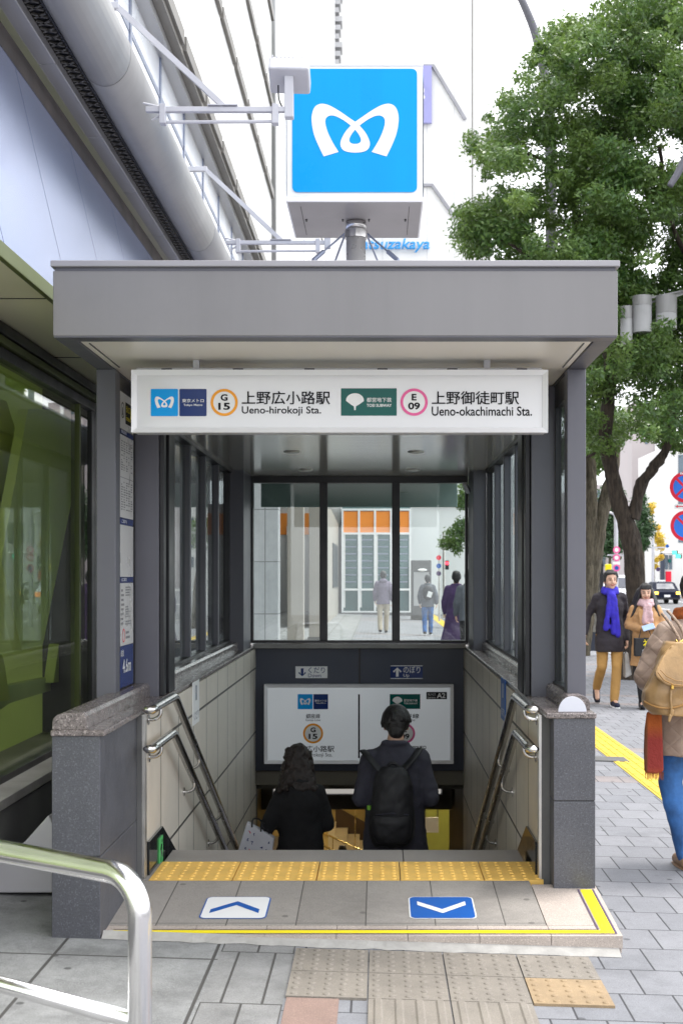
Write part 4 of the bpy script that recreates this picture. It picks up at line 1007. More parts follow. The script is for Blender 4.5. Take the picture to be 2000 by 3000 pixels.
for z0, z1 in zip(lev, lev[1:]):
    for a_, b_ in zip(yy, yy[1:]):
        B(MB().box(XF - .05, XF + .12, a_ + .012, b_ - .012, z0 + .11, z1), 'facade_panel', 'facade')
        B(MB().box(XF - .05, XF + .155, a_ + .10, b_, z0 + .002, z0 + .108), 'panel_gap', 'brown')
B(MB().box(-7, XF - .052, YA, Y1, 5.5, 22), 'wall_core', 'mull')
B(MB().cyl((XF + .0, Y1 + .3, 3), (XF + .0, Y1 + .3, 22), .16, n=28), 'corner_column', 'alu', smooth=True)
BS = 8 / 7                         # the wall line stands 2 m left of the camera axis
for c_ in [q for q in bpy.data.objects if q.parent is not None and (q.parent == bld or q.parent.parent == bld)]:
    o_ = wl(c_)
    for v in c_.data.vertices:
        p_ = v.co + o_; v.co = Vector((p_.x * BS, p_.y * BS, CZ + (p_.z - CZ) * BS)) - o_
XF *= BS
# white cover leaning at the base of the wall
Yw = 5.95
w_ = [at(px, py, Yw) for px, py in ((-140, 2616), (154, 2616), (165, 2440), (143, 2388), (66, 2474), (-60, 2560), (-140, 2600))]
o = MB().prism(w_, (0, .28, 0)).build('flood_cover', M('pale_grey_painted_sheet', (.52, .51, .53), .5, .1, .05, 3, stain=.1), bev=.006)
tag(o, 'pale grey triangular metal cover leaning beside the left pier', 'cover')
# ---- floodlights on arms
def floodlight(Y, dx, dz, lb):
    o = empty('floodlight', (XF + .1, Y, 4.3 + dz), lb, 'floodlight', 'floodlights on white arms')
    def q(px, py): p = at(px, py, 7.5); return Vector((p.x + dx, Y, p.z + dz))
    zb_ = q(0, 322).z
    MB().box(q(428, 0).x, q(848, 0).x, Y - .018, Y + .018, zb_ - .015, zb_ + .015).build('arm', 'white_metal', o, bev=.003)
    MB().tube([q(470, 358), q(815, 356)], .010, 10).build('lower_bar', 'white_metal', o)
    for px in (478, 807): MB().box(q(px - 9, 0).x, q(px + 9, 0).x, Y - .03, Y + .03, q(0, 365).z, q(0, 308).z).build('clamp', 'white_metal', o, bev=.003)
    MB().bar(q(342, 18), q(655, 312), .03, .032).build('strut', 'white_metal', o)
    MB().box(q(610, 0).x, q(697, 0).x, Y - .03, Y + .03, zb_ + .0185, zb_ + .024).build('foot_plate', 'white_metal', o)
    for a_, b_ in (((420, 302), (500, 320)), ((445, 352), (480, 334))): MB().tube([q(*a_), q(*b_)], .006, 8).build('tie_rod', 'white_metal', o)
    MB().box(XF - .04, q(350, 0).x, Y - .02, Y + .02, q(0, 28).z, q(0, 8).z).build('wall_bracket', 'white_metal', o, bev=.004)
    MB().box(q(834, 0).x, q(860, 0).x, Y - .03, Y + .03, q(0, 347).z, q(0, 205).z).build('yoke', 'white_metal', o, bev=.004)
    c = q(848, 222); rot = Matrix.Rotation(R(-24), 3, 'X') @ Matrix.Rotation(R(2), 3, 'Y')
    mb = MB(); mb.box(-.118, .118, -.10, .10, -.046, .046)
    for v in mb.bm.verts:
        v.co = rot @ v.co + c + Vector((0, .03, .012))
    h = mb.build('lamp_head', 'white_metal', o, bev=.012, seg=3)
    mb = MB()
    for k in range(9): mb.box(-.10 + k * .024, -.094 + k * .024, -.104, .02, .040, .054)
    for v in mb.bm.verts: v.co = rot @ v.co + c + Vector((0, .03, .012))
    mb.build('cooling_fins', 'white_metal', h)
    mb = MB(); mb.box(-.10, .10, .098, .104, -.036, .036)
    for v in mb.bm.verts: v.co = rot @ v.co + c + Vector((0, .03, .012))
    mb.build('lens', 'skyglass', h)
    MB().cyl(q(847, 207) - Vector((0, .045, 0)), q(847, 207) + Vector((0, .02, 0)), .026, n=18).build('pivot', 'white_metal', h)
    MB().tube(crom([q(815, 250), q(817, 290), q(830, 318), q(845, 325)], 5), .0045, 8).build('cable', 'cable', o)
floodlight(7.5, 0, 0, 'nearer white floodlight on a braced arm at the upper left of the cube sign')
k_ = 10.6 / 7.5
floodlight(10.6, .10, .03, 'farther white floodlight on a braced arm seen under the cube sign')
# ================================================================ WHITE STREET BUILDINGS BEHIND
b2 = empty('office_block', (-3, 36, 0), 'tall white slab building receding along the left pavement beyond the corner column', 'building')
MB().box(-9, -1.78, 21.2, 53, 5.5, 34).build('wall', 'facade', b2)
MB().box(-9, -7, 21.2, 53, -.1, 5.5).build('ground_storey', 'granite_l', b2)
r2 = random.Random(3)
for i in range(26):
    y = r2.uniform(22, 51); z = r2.uniform(6, 31); MB().box(-1.79, -1.774, y, y + r2.uniform(.05, .12), z, z + r2.uniform(.8, 3.5)).build('panel_joint', 'mull', b2)
mb = MB()
for i in range(34): mb.box(-1.85, -1.62 + .06 * (i % 3), 51.5 + .02 * (i % 2), 52.3, 22.2 + i * .35, 22.4 + i * .35)
mb.build('edge_bracket', 'alu', b2)
Ym = 54.0
b3 = empty('department_store', (3, Ym, 0), 'big white department store facade facing the camera behind the cube sign', 'building')
MB().box(-1.9, 4.75, Ym, Ym + 12, 4.6, 60).build('wall', 'facade', b3)
MB().box(-12, 4.75, Ym + .2, Ym + 12, -.2, 4.6).build('ground_storey', 'facade', b3)
def q(px, py): return at(px, py, Ym - .06)
for pts in ([(1180, 193), (1268, 193), (1362, 350)], [(1180, 543), (1265, 543), (1330, 635)]):
    MB().tube([q(*p) for p in pts], .09, 4).build('facade_trim', M('grey_trim', (.30, .30, .33), .5) if 'grey_trim' not in bpy.data.materials else bpy.data.materials['grey_trim'], b3)
p = q(1383, 0); MB().box(p.x - .025, p.x + .025, Ym - .02, Ym + .01, 5, 60).build('panel_joint', 'brown', b3)
for px in (1120, 1250, 1330): p = q(px, 0); MB().box(p.x - .006, p.x + .006, Ym - .008, Ym + .01, 5, 60).build('panel_joint', 'alu', b3)
mb = MB(); mb.box(q(1200, 0).x, 4.75, Ym - .01, Ym + .01, 4.58, 4.64); mb.build('panel_joint', 'brown', b3)
bn = empty('banner', (q(1230, 0).x, Ym - .15, q(0, 364).z), 'violet vertical banner with a white letter behind the cube sign edge', 'banner')
MB().box(q(1196, 0).x, q(1263.5, 0).x, Ym - .25, Ym - .1, q(0, 364).z, q(0, 197).z).build('cloth', 'violet', bn)
fr = FRC(Ym - .26)
text('S', fr, (q(1205, 0).x, q(1244, 0).x, q(0, 300).z, q(0, 262).z), .0, 'whitep', bn, bold=.04)
ring(fr, q(1225, 0).x, q(0, 281).z, .44, .50, .0, 'violet', bn, 'badge_ring')
sgn = empty('store_name', (q(1150, 0).x, Ym - .2, q(0, 740).z), 'pale blue italic shop name letters on the white facade, partly behind the pole', 'shop sign')
text('Matsuzakaya', FRC(Ym - .16), (q(1022, 0).x, q(1257, 0).x, q(0, 742).z, q(0, 702).z), .0, 'sblue', sgn, bold=.012, shear=.22, depth=.12)
# orange shop front at street level (seen through the rear glazing)
Yo = 51.0
sf = empty('store_pavilion', (X_(1100, Yo), Yo, 0), 'glazed shop front with orange fascia panels seen through the rear window', 'shop front')
def s_(px, py): return at(px, py, Yo)
x0, x1 = s_(1003, 0).x, s_(1201, 0).x
MB().box(x0, x1, Yo + .05, Yo + 2.9, -.1, 4.35).build('body', 'storeglass', sf)
colx = [1003, 1051, 1098, 1145, 1201]
for a_, b_ in zip(colx, colx[1:]):
    MB().box(s_(a_ + 3, 0).x, s_(b_ - 3, 0).x, Yo + .0, Yo + .045, s_(0, 1561).z, s_(0, 1498).z).build('fascia_panel', 'orangep', sf)
    g_ = MB().box(s_(a_ + 3, 0).x, s_(b_ - 3, 0).x, Yo + .02, Yo + .048, .25, s_(0, 1566).z).build('shop_window', 'storeglass', sf)
    mb = MB()
    for k in range(7): z = 1.3 + k * .28; mb.box(s_(a_ + 8, 0).x, s_(b_ - 8, 0).x, Yo + .005, Yo + .019, z, z + .05)
    mb.build('shelf_lines', 'mull', g_)
    MB().box(s_(a_ + 3, 0).x, s_(a_ + 8, 0).x, Yo + .002, Yo + .018, .3, 3.3).build('curtain', 'pale', g_)
for px in colx: MB().box(s_(px - 3, 0).x, s_(px + 3, 0).x, Yo - .06, Yo + .05, .1, 4.25).build('mullion', 'white', sf)
for py in (1493, 1563, 1727, 1793): MB().box(x0 - .04, x1 + .04, Yo - .055, Yo + .04, s_(0, py + 3).z, s_(0, py - 3).z).build('transom', 'white', sf)
MB().box(x0 - .1, x1 + .1, Yo - .1, Yo + .2, -.1, .10).build('kerb_base', 'dconcrete', sf)
# second shop front continuing to the left behind the columns
sg2 = empty('arcade_shop', (X_(880, Yo + 1), Yo + 1, 0), 'pale shop front with an orange strip behind the stone columns', 'shop front')
MB().box(-12, x0 - .12, Yo + 1.1, Yo + 3, -.1, 4.5).build('body', 'pale', sg2)
MB().box(-8, x0 - .5, Yo + 1.0, Yo + 1.08, s_(0, 1564).z, s_(0, 1500).z).build('fascia_panel', 'orangep', sg2)
for px in (812, 838, 905, 930): MB().box(s_(px - 3, 0).x, s_(px + 3, 0).x, Yo + .95, Yo + 1.09, .1, 3.6).build('mullion', 'white', sg2)
# stone columns and the arcade wall
for px0, px1, Y, mat, lb in ((738, 815, 22, 'granite_l', 'pale granite clad column behind the left rear pane'), (841, 889, 26, 'taupe', 'taupe stone column seen through the left rear pane'), (905, 944, 30, 'taupe', 'narrow brownish column close to the left rear mullion')):
    o = empty('column', (X_((px0 + px1) / 2, Y), Y, 0), lb, 'column')
    a_, b_ = X_(px0, Y), X_(px1, Y)
    MB().box(a_, b_, Y, Y + (b_ - a_), -.05, 5.0).build('shaft', mat, o, bev=.01); MB().box(a_ - .03, b_ + .03, Y - .03, Y + (b_ - a_) + .03, -.05, .12).build('base', 'dconcrete', o)
aw = empty('arcade_wall', (X_(975, 40), 40, 0), 'narrow arcade wall with sloping soffit left of the orange shop front', 'wall')
mb = MB(); w_ = [onx(px, py, -1.62) for px, py in ((944, 1490), (968, 1490), (1003, 1560), (1003, 1800), (944, 1850))]
MB().prism(w_, (-.3, 0, 0)).build('wall', 'taupe', aw)
MB().prism([onx(px, py, -1.60) for px, py in ((975, 1590), (990, 1600), (990, 1720), (975, 1722))], (-.1, 0, 0)).build('door', 'black', aw)
# kiosk, sign pole, distant red light seen through the right rear pane
o = empty('vending_kiosk', (X_(1235, 46), 46, 0), 'dark street kiosk with a bright curved top panel behind the backpack walker', 'kiosk')
Yk = 46
MB().box(X_(1204, Yk), X_(1263, Yk), Yk, Yk + .6, -.06, Z_(1641, Yk)).build('cabinet', 'dconcrete', o, bev=.03)
MB().box(X_(1211, Yk), X_(1256, Yk), Yk - .02, Yk - .002, Z_(1775, Yk), Z_(1676, Yk)).build('display', 'alu', o); MB().ell((X_(1236, Yk), Yk - .05, Z_(1670, Yk)), (.18, .06, .05)).build('lamp_panel', 'white', o, smooth=True)
o = empty('sign_pole', (X_(1284, 44), 44, 0), 'thin pole with red and blue traffic signs outside the rear glazing', 'road sign')
MB().cyl((X_(1286, 44), 44, 0), (X_(1286, 44), 44, Z_(1625, 44)), .035).build('pole', 'brushed', o)
for py, m_ in ((1634, 'redp'), (1658, 'bluep'), (1680, 'purplec')): disc(FRC(43.95), X_(1284, 44), Z_(py, 44), .085, .0, m_, o, 'sign_disc', depth=.01)
o = empty('traffic_light', (X_(1308, 49), 49, 0), 'distant red pedestrian signal outside the right rear pane', 'traffic light')
MB().cyl((X_(1300, 49), 49, -.1), (X_(1300, 49), 49, 3.2), .05).build('pole', 'brushed', o)
MB().box(X_(1303, 49), X_(1314, 49), 49, 49.2, Z_(1669, 49), Z_(1642, 49)).build('housing', 'black', o, bev=.01); disc(FRC(48.98), X_(1308.5, 49), Z_(1650, 49), .065, 0, 'sigr', o, 'lamp')
# ================================================================ RIGHT: STREET
def pole_sign(name, px, Y, ztop, r, lb, cat='road sign'):
    o = empty(name, (X_(px, Y), Y, gz(X_(px, Y))), lb, cat)
    MB().cyl((X_(px, Y), Y, zr), (X_(px, Y), Y, ztop), r).build('pole', 'white_metal', o); return o
Yq = 25.0
o = pole_sign('road_sign', 2024, Yq, 3.9, .038, 'pole with two large round no stopping and no parking signs at the right edge')
fr = FRC(Yq - .05)
for k, (px, py) in enumerate(((2003, 1428), (2005, 1541))):
    c = at(px, py, Yq); 
    d_ = disc(fr, c.x, c.z, .298, 0, 'bluep' if False else M('sign_blue_sheet', (.0, .16, .75), .35) if k == 0 else bpy.data.materials['sign_blue_sheet'], o, 'sign_disc', depth=.003)
    fr2 = FRC(Yq - .056)
    ring(fr2, c.x, c.z, .232, .300, .0, 'redp', d_, 'red_ring')
    ang = (45, 135) if k == 0 else (135,)
    for a_ in ang:
        u = Vector((math.cos(R(a_)), math.sin(R(a_)))); n_ = Vector((-u.y, u.x)) * .024
        plate(fr2, [(c.x + u.x * .24 + n_.x, c.z + u.y * .24 + n_.y), (c.x - u.x * .24 + n_.x, c.z - u.y * .24 + n_.y), (c.x - u.x * .24 - n_.x, c.z - u.y * .24 - n_.y), (c.x + u.x * .24 - n_.x, c.z + u.y * .24 - n_.y)], -.001 + .002 * (a_ == 45), 'redp', d_, 'red_bar')
    if k == 0: text('8-20', FRC(Yq - .06), (c.x - .10, c.x + .10, c.z + .245, c.z + .29), .001, 'whitep', d_, bold=.03)
c = at(2003, 1484, Yq); rect(fr, c.x - .21, c.x + .21, c.z - .045, c.z + .045, 0, 'whitep', o, 'arrow_plate', depth=.004)
plate(FRC(Yq - .056), [(c.x - .19, c.z), (c.x - .14, c.z + .03), (c.x - .14, c.z + .01), (c.x + .19, c.z + .01), (c.x + .19, c.z - .01), (c.x - .14, c.z - .01), (c.x - .14, c.z - .03)], .0, 'redp', o, 'red_arrow')
# distant sign mast with lamp arm
Yv = 46
o = pole_sign('street_lamp', 1803, Yv, Z_(1490, Yv), .075, 'white lamp post with an arched arm and two pink ringed signs behind the man', 'street lamp')
MB().tube(crom([at(1802, 1520, Yv), at(1797, 1508, Yv), at(1783, 1501, Yv), at(1764, 1499, Yv)], 5), .045, 8).build('arm', 'white_metal', o)
MB().box(at(1778, 0, Yv).x, at(1826, 0, Yv).x, Yv - .03, Yv + .03, Z_(1628, Yv), Z_(1624, Yv)).build('cross_arm', 'white_metal', o)
for py, m1, m2 in ((1611, 'pinkp', 'whitep'), (1634, 'pinkp', 'whitep'), (1664, 'pinkp', 'bluep')):
    c = at(1803, py, Yv); fr = FRC(Yv - .1); disc(fr, c.x, c.z, .115, 0, m2, o, 'sign_disc', depth=.01); ring(FRC(Yv - .115), c.x, c.z, .075, .128, 0, m1, o, 'sign_ring')
c = at(1803, 1650, Yv); rect(FRC(Yv - .1), c.x - .13, c.x + .13, c.z - .05, c.z + .05, 0, 'whitep', o, 'sign_plate', depth=.01)
Yt = 52; o = empty('warning_lamp', (X_(1788, Yt), Yt, gz(5)), 'yellow lamp box on a post behind the man in the blue scarf', 'lamp')
MB().cyl((X_(1788, Yt), Yt, zr), (X_(1788, Yt), Yt, Z_(1670, Yt)), .05).build('pole', 'brushed', o); MB().box(X_(1771, Yt), X_(1789, Yt), Yt - .1, Yt + .1, Z_(1672, Yt), Z_(1653, Yt)).build('lamp_box', 'yellowp', o, bev=.03)
# dark bus shelter cabinet behind the man
Yd = 27.0
o = empty('bus_shelter', (X_(1745, Yd), Yd, gz(4.6)), 'dark shelter panel with a grey poster behind the man in the blue scarf', 'shelter')
MB().box(X_(1705, Yd), X_(1766, Yd), Yd, Yd + .9, Z_(1652, Yd), Z_(1643, Yd)).build('roof', 'dconcrete', o); MB().box(X_(1758, Yd), X_(1766, Yd), Yd, Yd + .1, gz(4.7), Z_(1652, Yd)).build('post', 'black', o)
MB().box(X_(1705, Yd), X_(1757, Yd), Yd + .03, Yd + .09, gz(4.6) + .1, Z_(1660, Yd)).build('panel', 'navy', o)
MB().box(X_(1722, Yd), X_(1756, Yd), Yd + .0, Yd + .028, gz(4.6) + .5, Z_(1668, Yd)).build('poster', M('grey_mottled_poster', (.20, .19, .17), .6, 0, .8, 9), o)
MB().box(X_(1738, Yd), X_(1752, Yd), Yd - .012, Yd - .0, .95, 1.3).build('notice', 'black', o)
# white lantern cluster among the leaves
Yl2 = 19.3
o = empty('street_lantern', (X_(1868, Yl2), Yl2, gz(3.5)), 'cluster of three white cylinder lanterns with grey caps among the leaves', 'street lamp')
MB().cyl((X_(2075, Yl2), Yl2 + .3, gz(5)), (X_(2075, Yl2), Yl2 + .3, 6.2), .05).build('pole', 'bark', o)
for px0, px1, py0, py1, pm in ((1816, 1851, 898, 1010, 935), (1852, 1907, 868, 975, 897), (1920, 1980, 868, 965, 920)):
    c = X_((px0 + px1) / 2, Yl2); r_ = (X_(px1, Yl2) - X_(px0, Yl2)) / 2
    s = MB().cyl((c, Yl2, Z_(py1, Yl2)), (c, Yl2, Z_(pm, Yl2)), r_, n=26).build('lamp_shade', M('dull_white_lantern', (.40, .40, .41), .5), o, smooth=False)
    MB().cyl((c, Yl2, Z_(pm, Yl2) + .003), (c, Yl2, Z_(py0, Yl2)), r_ * 1.02, n=26).build('lamp_cap', 'tube', s)
    MB().bar((c, Yl2, Z_(py0 + 10, Yl2)), (X_(2075, Yl2), Yl2 + .3, 6.0), .03, .03).build('bracket', 'tube', s)
# big arched lamp arms above the tree
def lamp_arch(pts, Y, r0, lb):
    w = crom([at(px, py, Y) for px, py in pts], 8)
    o = empty('street_lamp', (w[-1].x, Y, zr), lb, 'street lamp')
    MB().tube(w, [r0 * (.7 + .5 * i / len(w)) for i in range(len(w))], 12).build('arm', 'post', o, smooth=True)
    MB().cyl((w[-1].x, Y, zr), w[-1], r0 * 1.2, r0 * 1.2).build('pole', 'post', o); return o
o = lamp_arch([(1450, -110), (1505, -40), (1545, 40), (1575, 130), (1605, 300), (1612, 500)], 24.5, .085, 'blue grey arched lamp post rising out of the tree crown at the top')
o = lamp_arch([(1960, 545), (1985, 505), (2010, 455), (2040, 380), (2075, 250), (2090, 500)][:5], 17, .06, 'pale grey lamp arm entering the right edge among the leaves')
# cars
def car(name, px, py_bot, Y, W, H, L, paint, lb, taxi=False, rz=0.):
    x = X_(px, Y); o = empty(name, (x, Y, zr), lb, 'car', None, rz)
    def q(x_, y_, z_): return (x_ * W / 2, y_ * L, z_ * H)
    prof = [(-.0, .20), (.0, .55), (.03, .62), (.10, .64), (.20, .97), (.30, 1.0), (.52, 1.0), (.66, .66), (.95, .58), (1.0, .45), (1.0, .20)]
    mb = MB(); a_ = []
    for sx in (-1, 1):
        a_.append([mb.bm.verts.new(q(sx * (1. if z <= .66 else .80), y, z)) for y, z in prof])
    mb.bm.faces.new(a_[0]); mb.bm.faces.new(a_[1][::-1])
    for i in range(len(prof)): j = (i + 1) % len(prof); mb.bm.faces.new((a_[0][i], a_[1][i], a_[1][j], a_[0][j]))
    mb.build('body', paint, o, bev=.05, local=True, seg=3)
    MB().face([q(-.70, .095, .68), q(.70, .095, .68), q(.62, .185, .93), q(-.62, .185, .93)]).build('rear_window', 'navy', o, local=True)
    for sx in (-1, 1):
        MB().box(*sorted((sx * W * .49, sx * W * .34)), -.03, .01, H * .44, H * .56).build('tail_lamp', 'lampr' if not taxi else 'lampy', o, local=True, bev=.01)
        for y_ in (.18, .80):
            w_ = MB().cyl((sx * W * .5, L * y_, .32), (sx * W * .36, L * y_, .32), .32, n=20).build('wheel', 'rubber', o, local=True)
            MB().cyl((sx * W * .505, L * y_, .32), (sx * W * .49, L * y_, .32), .18, n=14).build('rim', 'steel', w_, local=True)
    MB().box(-.2, .2, -.025, -.004, H * .32, H * .42).build('number_plate', 'whitep', o, local=True); MB().box(-W * .49, W * .49, -.04, .08, H * .20, H * .28).build('bumper', 'black' if taxi else 'alu', o, local=True, bev=.02)
    if taxi: MB().box(-.25, .25, L * .36, L * .42, H * 1.0, H * 1.0 + .12).build('roof_lamp', 'white', o, local=True, bev=.03)
    return o
car('taxi_car', 1953, 1758, 84, 1.72, 1.45, 4.5, 'carb', 'dark taxi with amber tail lamps driving away beyond the pink scarf woman', True)
car('white_car', 1822, 1745, 62, 1.8, 1.9, 4.4, 'carw', 'white van partly hidden between the man and the tree trunk')
# hedge, far buildings, signals, shop signs
def leafmass(mb_name, blobs, n, size, mat, parent=None, seed=1):
    g_ = np.random.default_rng(seed); bl = np.array([(*c, *r) for c, r in blobs], dtype=float)
    w = (bl[:, 3] * bl[:, 4] * bl[:, 5]) ** .67; idx = g_.choice(len(bl), n, p=w / w.sum())
    d = g_.normal(size=(n, 3)); d /= np.linalg.norm(d, axis=1)[:, None]
    rad = g_.uniform(0.2, 1.0, n) ** .5 * np.exp(g_.normal(size=n) * .16)
    c = bl[idx, :3] + d * rad[:, None] * bl[idx, 3:6]
    nrm_ = d * .55 + g_.normal(size=(n, 3)) * .55 + np.array([0, -.15, .35]); nrm_ /= np.linalg.norm(nrm_, axis=1)[:, None]
    t = np.cross(nrm_, g_.normal(size=(n, 3))); t /= np.linalg.norm(t, axis=1)[:, None]; b = np.cross(nrm_, t)
    s = size * g_.uniform(.6, 1.25, n)[:, None]
    v = np.stack([c - t * s * .5, c + b * s * .21 - nrm_ * s * .05, c + t * s * .5 - nrm_ * s * .12, c - b * s * .21 - nrm_ * s * .05], 1).reshape(-1, 3)
    if parent is not None: v = v - np.array(wl(parent))
    me = bpy.data.meshes.new(mb_name); me.vertices.add(4 * n); me.vertices.foreach_set('co', v.ravel())
    me.loops.add(4 * n); me.loops.foreach_set('vertex_index', np.arange(4 * n, dtype=np.int32))
    me.polygons.add(n); me.polygons.foreach_set('loop_start', np.arange(n, dtype=np.int32) * 4); me.polygons.foreach_set('loop_total', np.full(n, 4, dtype=np.int32))
    me.update(); me.validate()
    at_ = me.attributes.new('tone', 'FLOAT', 'FACE'); at_.data.foreach_set('value', g_.uniform(0, 1, n).astype(np.float32))
    return link(mb_name, me, mat, parent)
def leafmat(name, c1, c2, c3, trans=.38):
    m, nt, out = new_mat(name); g = NG(nt); v = g.obj()
    a_ = g.n('ShaderNodeAttribute', attribute_name='tone').outputs['Fac']
    c = g.mix(a_, c1, c2); c = g.mix(g.ramp(g.noise(v, 1.3, 6, .7), .42, .75, 0, .8), c, c3)
    b = g.n('ShaderNodeBsdfPrincipled'); nt.links.new(c, b.inputs['Base Color']); b.inputs['Roughness'].default_value = .38; b.inputs['Specular IOR Level'].default_value = .6
    t = g.n('ShaderNodeBsdfTranslucent'); nt.links.new(g.mix(.5, c, c3), t.inputs[0])
    mx = g.n('ShaderNodeMixShader'); mx.inputs[0].default_value = trans; nt.links.new(b.outputs[0], mx.inputs[1]); nt.links.new(t.outputs[0], mx.inputs[2]); nt.links.new(mx.outputs[0], out.inputs[0]); MAT[name] = m
leafmat('camphor_leaf', (.034, .100, .028), (.105, .205, .044), (.205, .290, .060))
leafmat('dark_leaf', (.020, .060, .018), (.045, .105, .035), (.06, .13, .04))
leafmat('yellow_leaf', (.75, .48, .03), (.80, .58, .06), (.55, .50, .10))
leafmat('hedge_leaf', (.06, .14, .03), (.12, .24, .05), (.16, .28, .06))
Yh = 74
h = empty('hedge', (X_(1918, Yh), Yh, zr), 'low clipped green hedge along the road beside the taxi', 'hedge')
leafmass('foliage', [((X_(1874 + 11 * i, Yh), Yh + 6, zr + .5), (.32, .6, .45)) for i in range(6)], 2500, .16, 'hedge_leaf', h, 5)
def tree(px, py_base, Y, blobs_px, n, leaf, lsize, lb, cat='tree', bark='bark2', trunk=None, group=None, seed=1, rdep=1., base=None):
    x = X_(px, Y); o = empty('street_tree', (x, Y, zr if x > 5 else gz(x)), lb, cat, group)
    bl = []
    for bx, by, br in blobs_px:
        p = at(bx, by, Y); r_ = br * Y / F_; bl.append((tuple(p), (r_, r_ * rdep, r_)))
    top = at(*trunk[-1], Y) if trunk else at(blobs_px[0][0], blobs_px[0][1], Y)
    pts = [at(a_, b_, Y) for a_, b_ in trunk] if trunk else [Vector((x, Y, zr)), top]
    k = len(pts); r0 = .14
    MB().tube(crom(pts, 4), [r0 * (1 - .6 * i / (4 * (k - 1))) for i in range(4 * (k - 1) + 1)], 10).build('trunk', bark, o, smooth=True)
    leafmass('crown', bl, n, lsize, leaf, o, seed); return o
tree(1310, 0, 40, [(1330, 1575, 34), (1302, 1590, 22), (1352, 1545, 30), (1335, 1606, 22), (1352, 1470, 26), (1375, 1430, 40), (1390, 1560, 45)], 4200, 'camphor_leaf', .12, 'green tree leaning into view outside the right rear pane', trunk=[(1400, 1850), (1395, 1700), (1370, 1600)], seed=4)
GF = 'distant street trees'
tree(1790, 0, 70, [(1790, 1460, 44), (1770, 1520, 50), (1810, 1540, 40), (1765, 1590, 44), (1800, 1600, 34), (1740, 1560, 40)], 6000, 'dark_leaf', .24, 'dark green tree in the distance between the two trunks', group=GF, seed=6, trunk=[(1785, 1745), (1785, 1600)])
tree(1885, 0, 85, [(1875, 1500, 30), (1888, 1545, 32), (1880, 1590, 26), (1872, 1460, 22)], 3200, 'dark_leaf', .26, 'dark green tree in the distance just right of the main trunk', group=GF, seed=7, trunk=[(1884, 1738), (1882, 1560)])
tree(1912, 0, 95, [(1908, 1482, 12), (1908, 1500, 9), (1905, 1535, 12), (1924, 1545, 10), (1928, 1575, 17), (1935, 1598, 15), (1922, 1640, 10), (1935, 1630, 9), (1920, 1660, 9)], 2000, 'yellow_leaf', .22, 'thin yellow ginkgo tree in front of the taupe apartment block', group=GF, seed=8, trunk=[(1912, 1735), (1911, 1600), (1908, 1480)], bark='bark2')
def block(x0, x1, y0, y1, Y, D, mat, lb, name='apartment_block'):
    o = empty(name, (X_((x0 + x1) / 2, Y), Y, zr - .1), lb, 'building')
    MB().box(X_(x0, Y), X_(x1, Y), Y, Y + D, zr - .1, Z_(y0, Y)).build('wall', mat, o); return o
Ya = 130
o = block(1850, 1963, 1180, 1760, Ya, 14, 'balc', 'taupe apartment block with a stack of white balconies beyond the main tree')
MB().box(X_(1916, Ya), X_(1925, Ya), Ya - .5, Ya - .02, zr, 20).build('stair_shaft', 'white', o)
for k in range(9):
    z = Z_(1433 + 34 * (k - 4), Ya); f_ = MB().box(X_(1928, Ya), X_(1949, Ya), Ya - 1.2, Ya - .01, z - .55, z + .05).build('balcony', 'white', o)
    MB().box(X_(1928, Ya), X_(1938, Ya), Ya - .05, Ya - .01, z - 1.45, z - .6).build('window', 'win', o); MB().box(X_(1940, Ya), X_(1947, Ya), Ya - .3, Ya - .06, z - 1.45, z - .6).build('screen', 'white', o)
for k in range(6): MB().box(X_(1888, Ya), X_(1896, Ya), Ya - .06, Ya - .01, 3 + 3 * k, 4.6 + 3 * k).build('window', 'win', o)
Yc = 112
o = block(1963, 2120, 1300, 1760, Yc, 14, 'pale', 'pale white corner building at the right edge behind the parking signs', 'corner_building')
for k in range(5):
    for j in range(4): MB().box(X_(1985 + 30 * j, Yc), X_(2003 + 30 * j, Yc), Yc - .06, Yc - .01, 4.5 + 3 * k, 6.2 + 3 * k).build('window', 'win', o)
Ye = 104
o = block(1930, 1975, 1615, 1760, Ye, 5, 'pale', 'low street kiosk shop with a red poster and teal windows beyond the taxi', 'corner_shop')
MB().box(X_(1932, Ye), X_(1943, Ye), Ye - .3, Ye - .02, zr, Z_(1620, Ye)).build('pillar', 'navy', o); MB().box(X_(1948, Ye), X_(1964, Ye), Ye - .08, Ye - .01, Z_(1704, Ye), Z_(1674, Ye)).build('poster', 'redp', o)
for px in (1946, 1958): MB().box(X_(px, Ye), X_(px + 9, Ye), Ye - .06, Ye - .01, Z_(1668, Ye), Z_(1626, Ye)).build('window', 'win', o)
MB().box(X_(1955, Ye), X_(1963, Ye), Ye - .2, Ye - .07, Z_(1648, Ye), Z_(1638, Ye)).build('shop_sign', 'teal', o)
Yg = 78
o = empty('traffic_light', (X_(2012, Yg), Yg, zr), 'pair of green traffic lights on a horizontal arm at the right edge', 'traffic light')
MB().cyl((X_(2012, Yg), Yg, zr), (X_(2012, Yg), Yg, Z_(1600, Yg)), .09).build('pole', 'brushed', o); MB().cyl((X_(1940, Yg), Yg, Z_(1620, Yg)), (X_(2012, Yg), Yg, Z_(1620, Yg)), .05).build('arm', 'brushed', o)
for px, py in ((1974, 1619), (1985, 1630)):
    hh = MB().box(X_(px - 9, Yg), X_(px + 9, Yg), Yg - .25, Yg - .07, Z_(py + 6, Yg), Z_(py - 6, Yg)).build('housing', 'dconcrete', o, bev=.04); disc(FRC(Yg - .27), X_(px - 3, Yg), Z_(py, Yg), .13, 0, 'sigg', hh, 'lamp')
Ys3 = 88
o = empty('street_lamp', (X_(1911, Ys3), Ys3, zr), 'slim white lamp post with a cross arm in front of the ginkgo tree', 'street lamp')
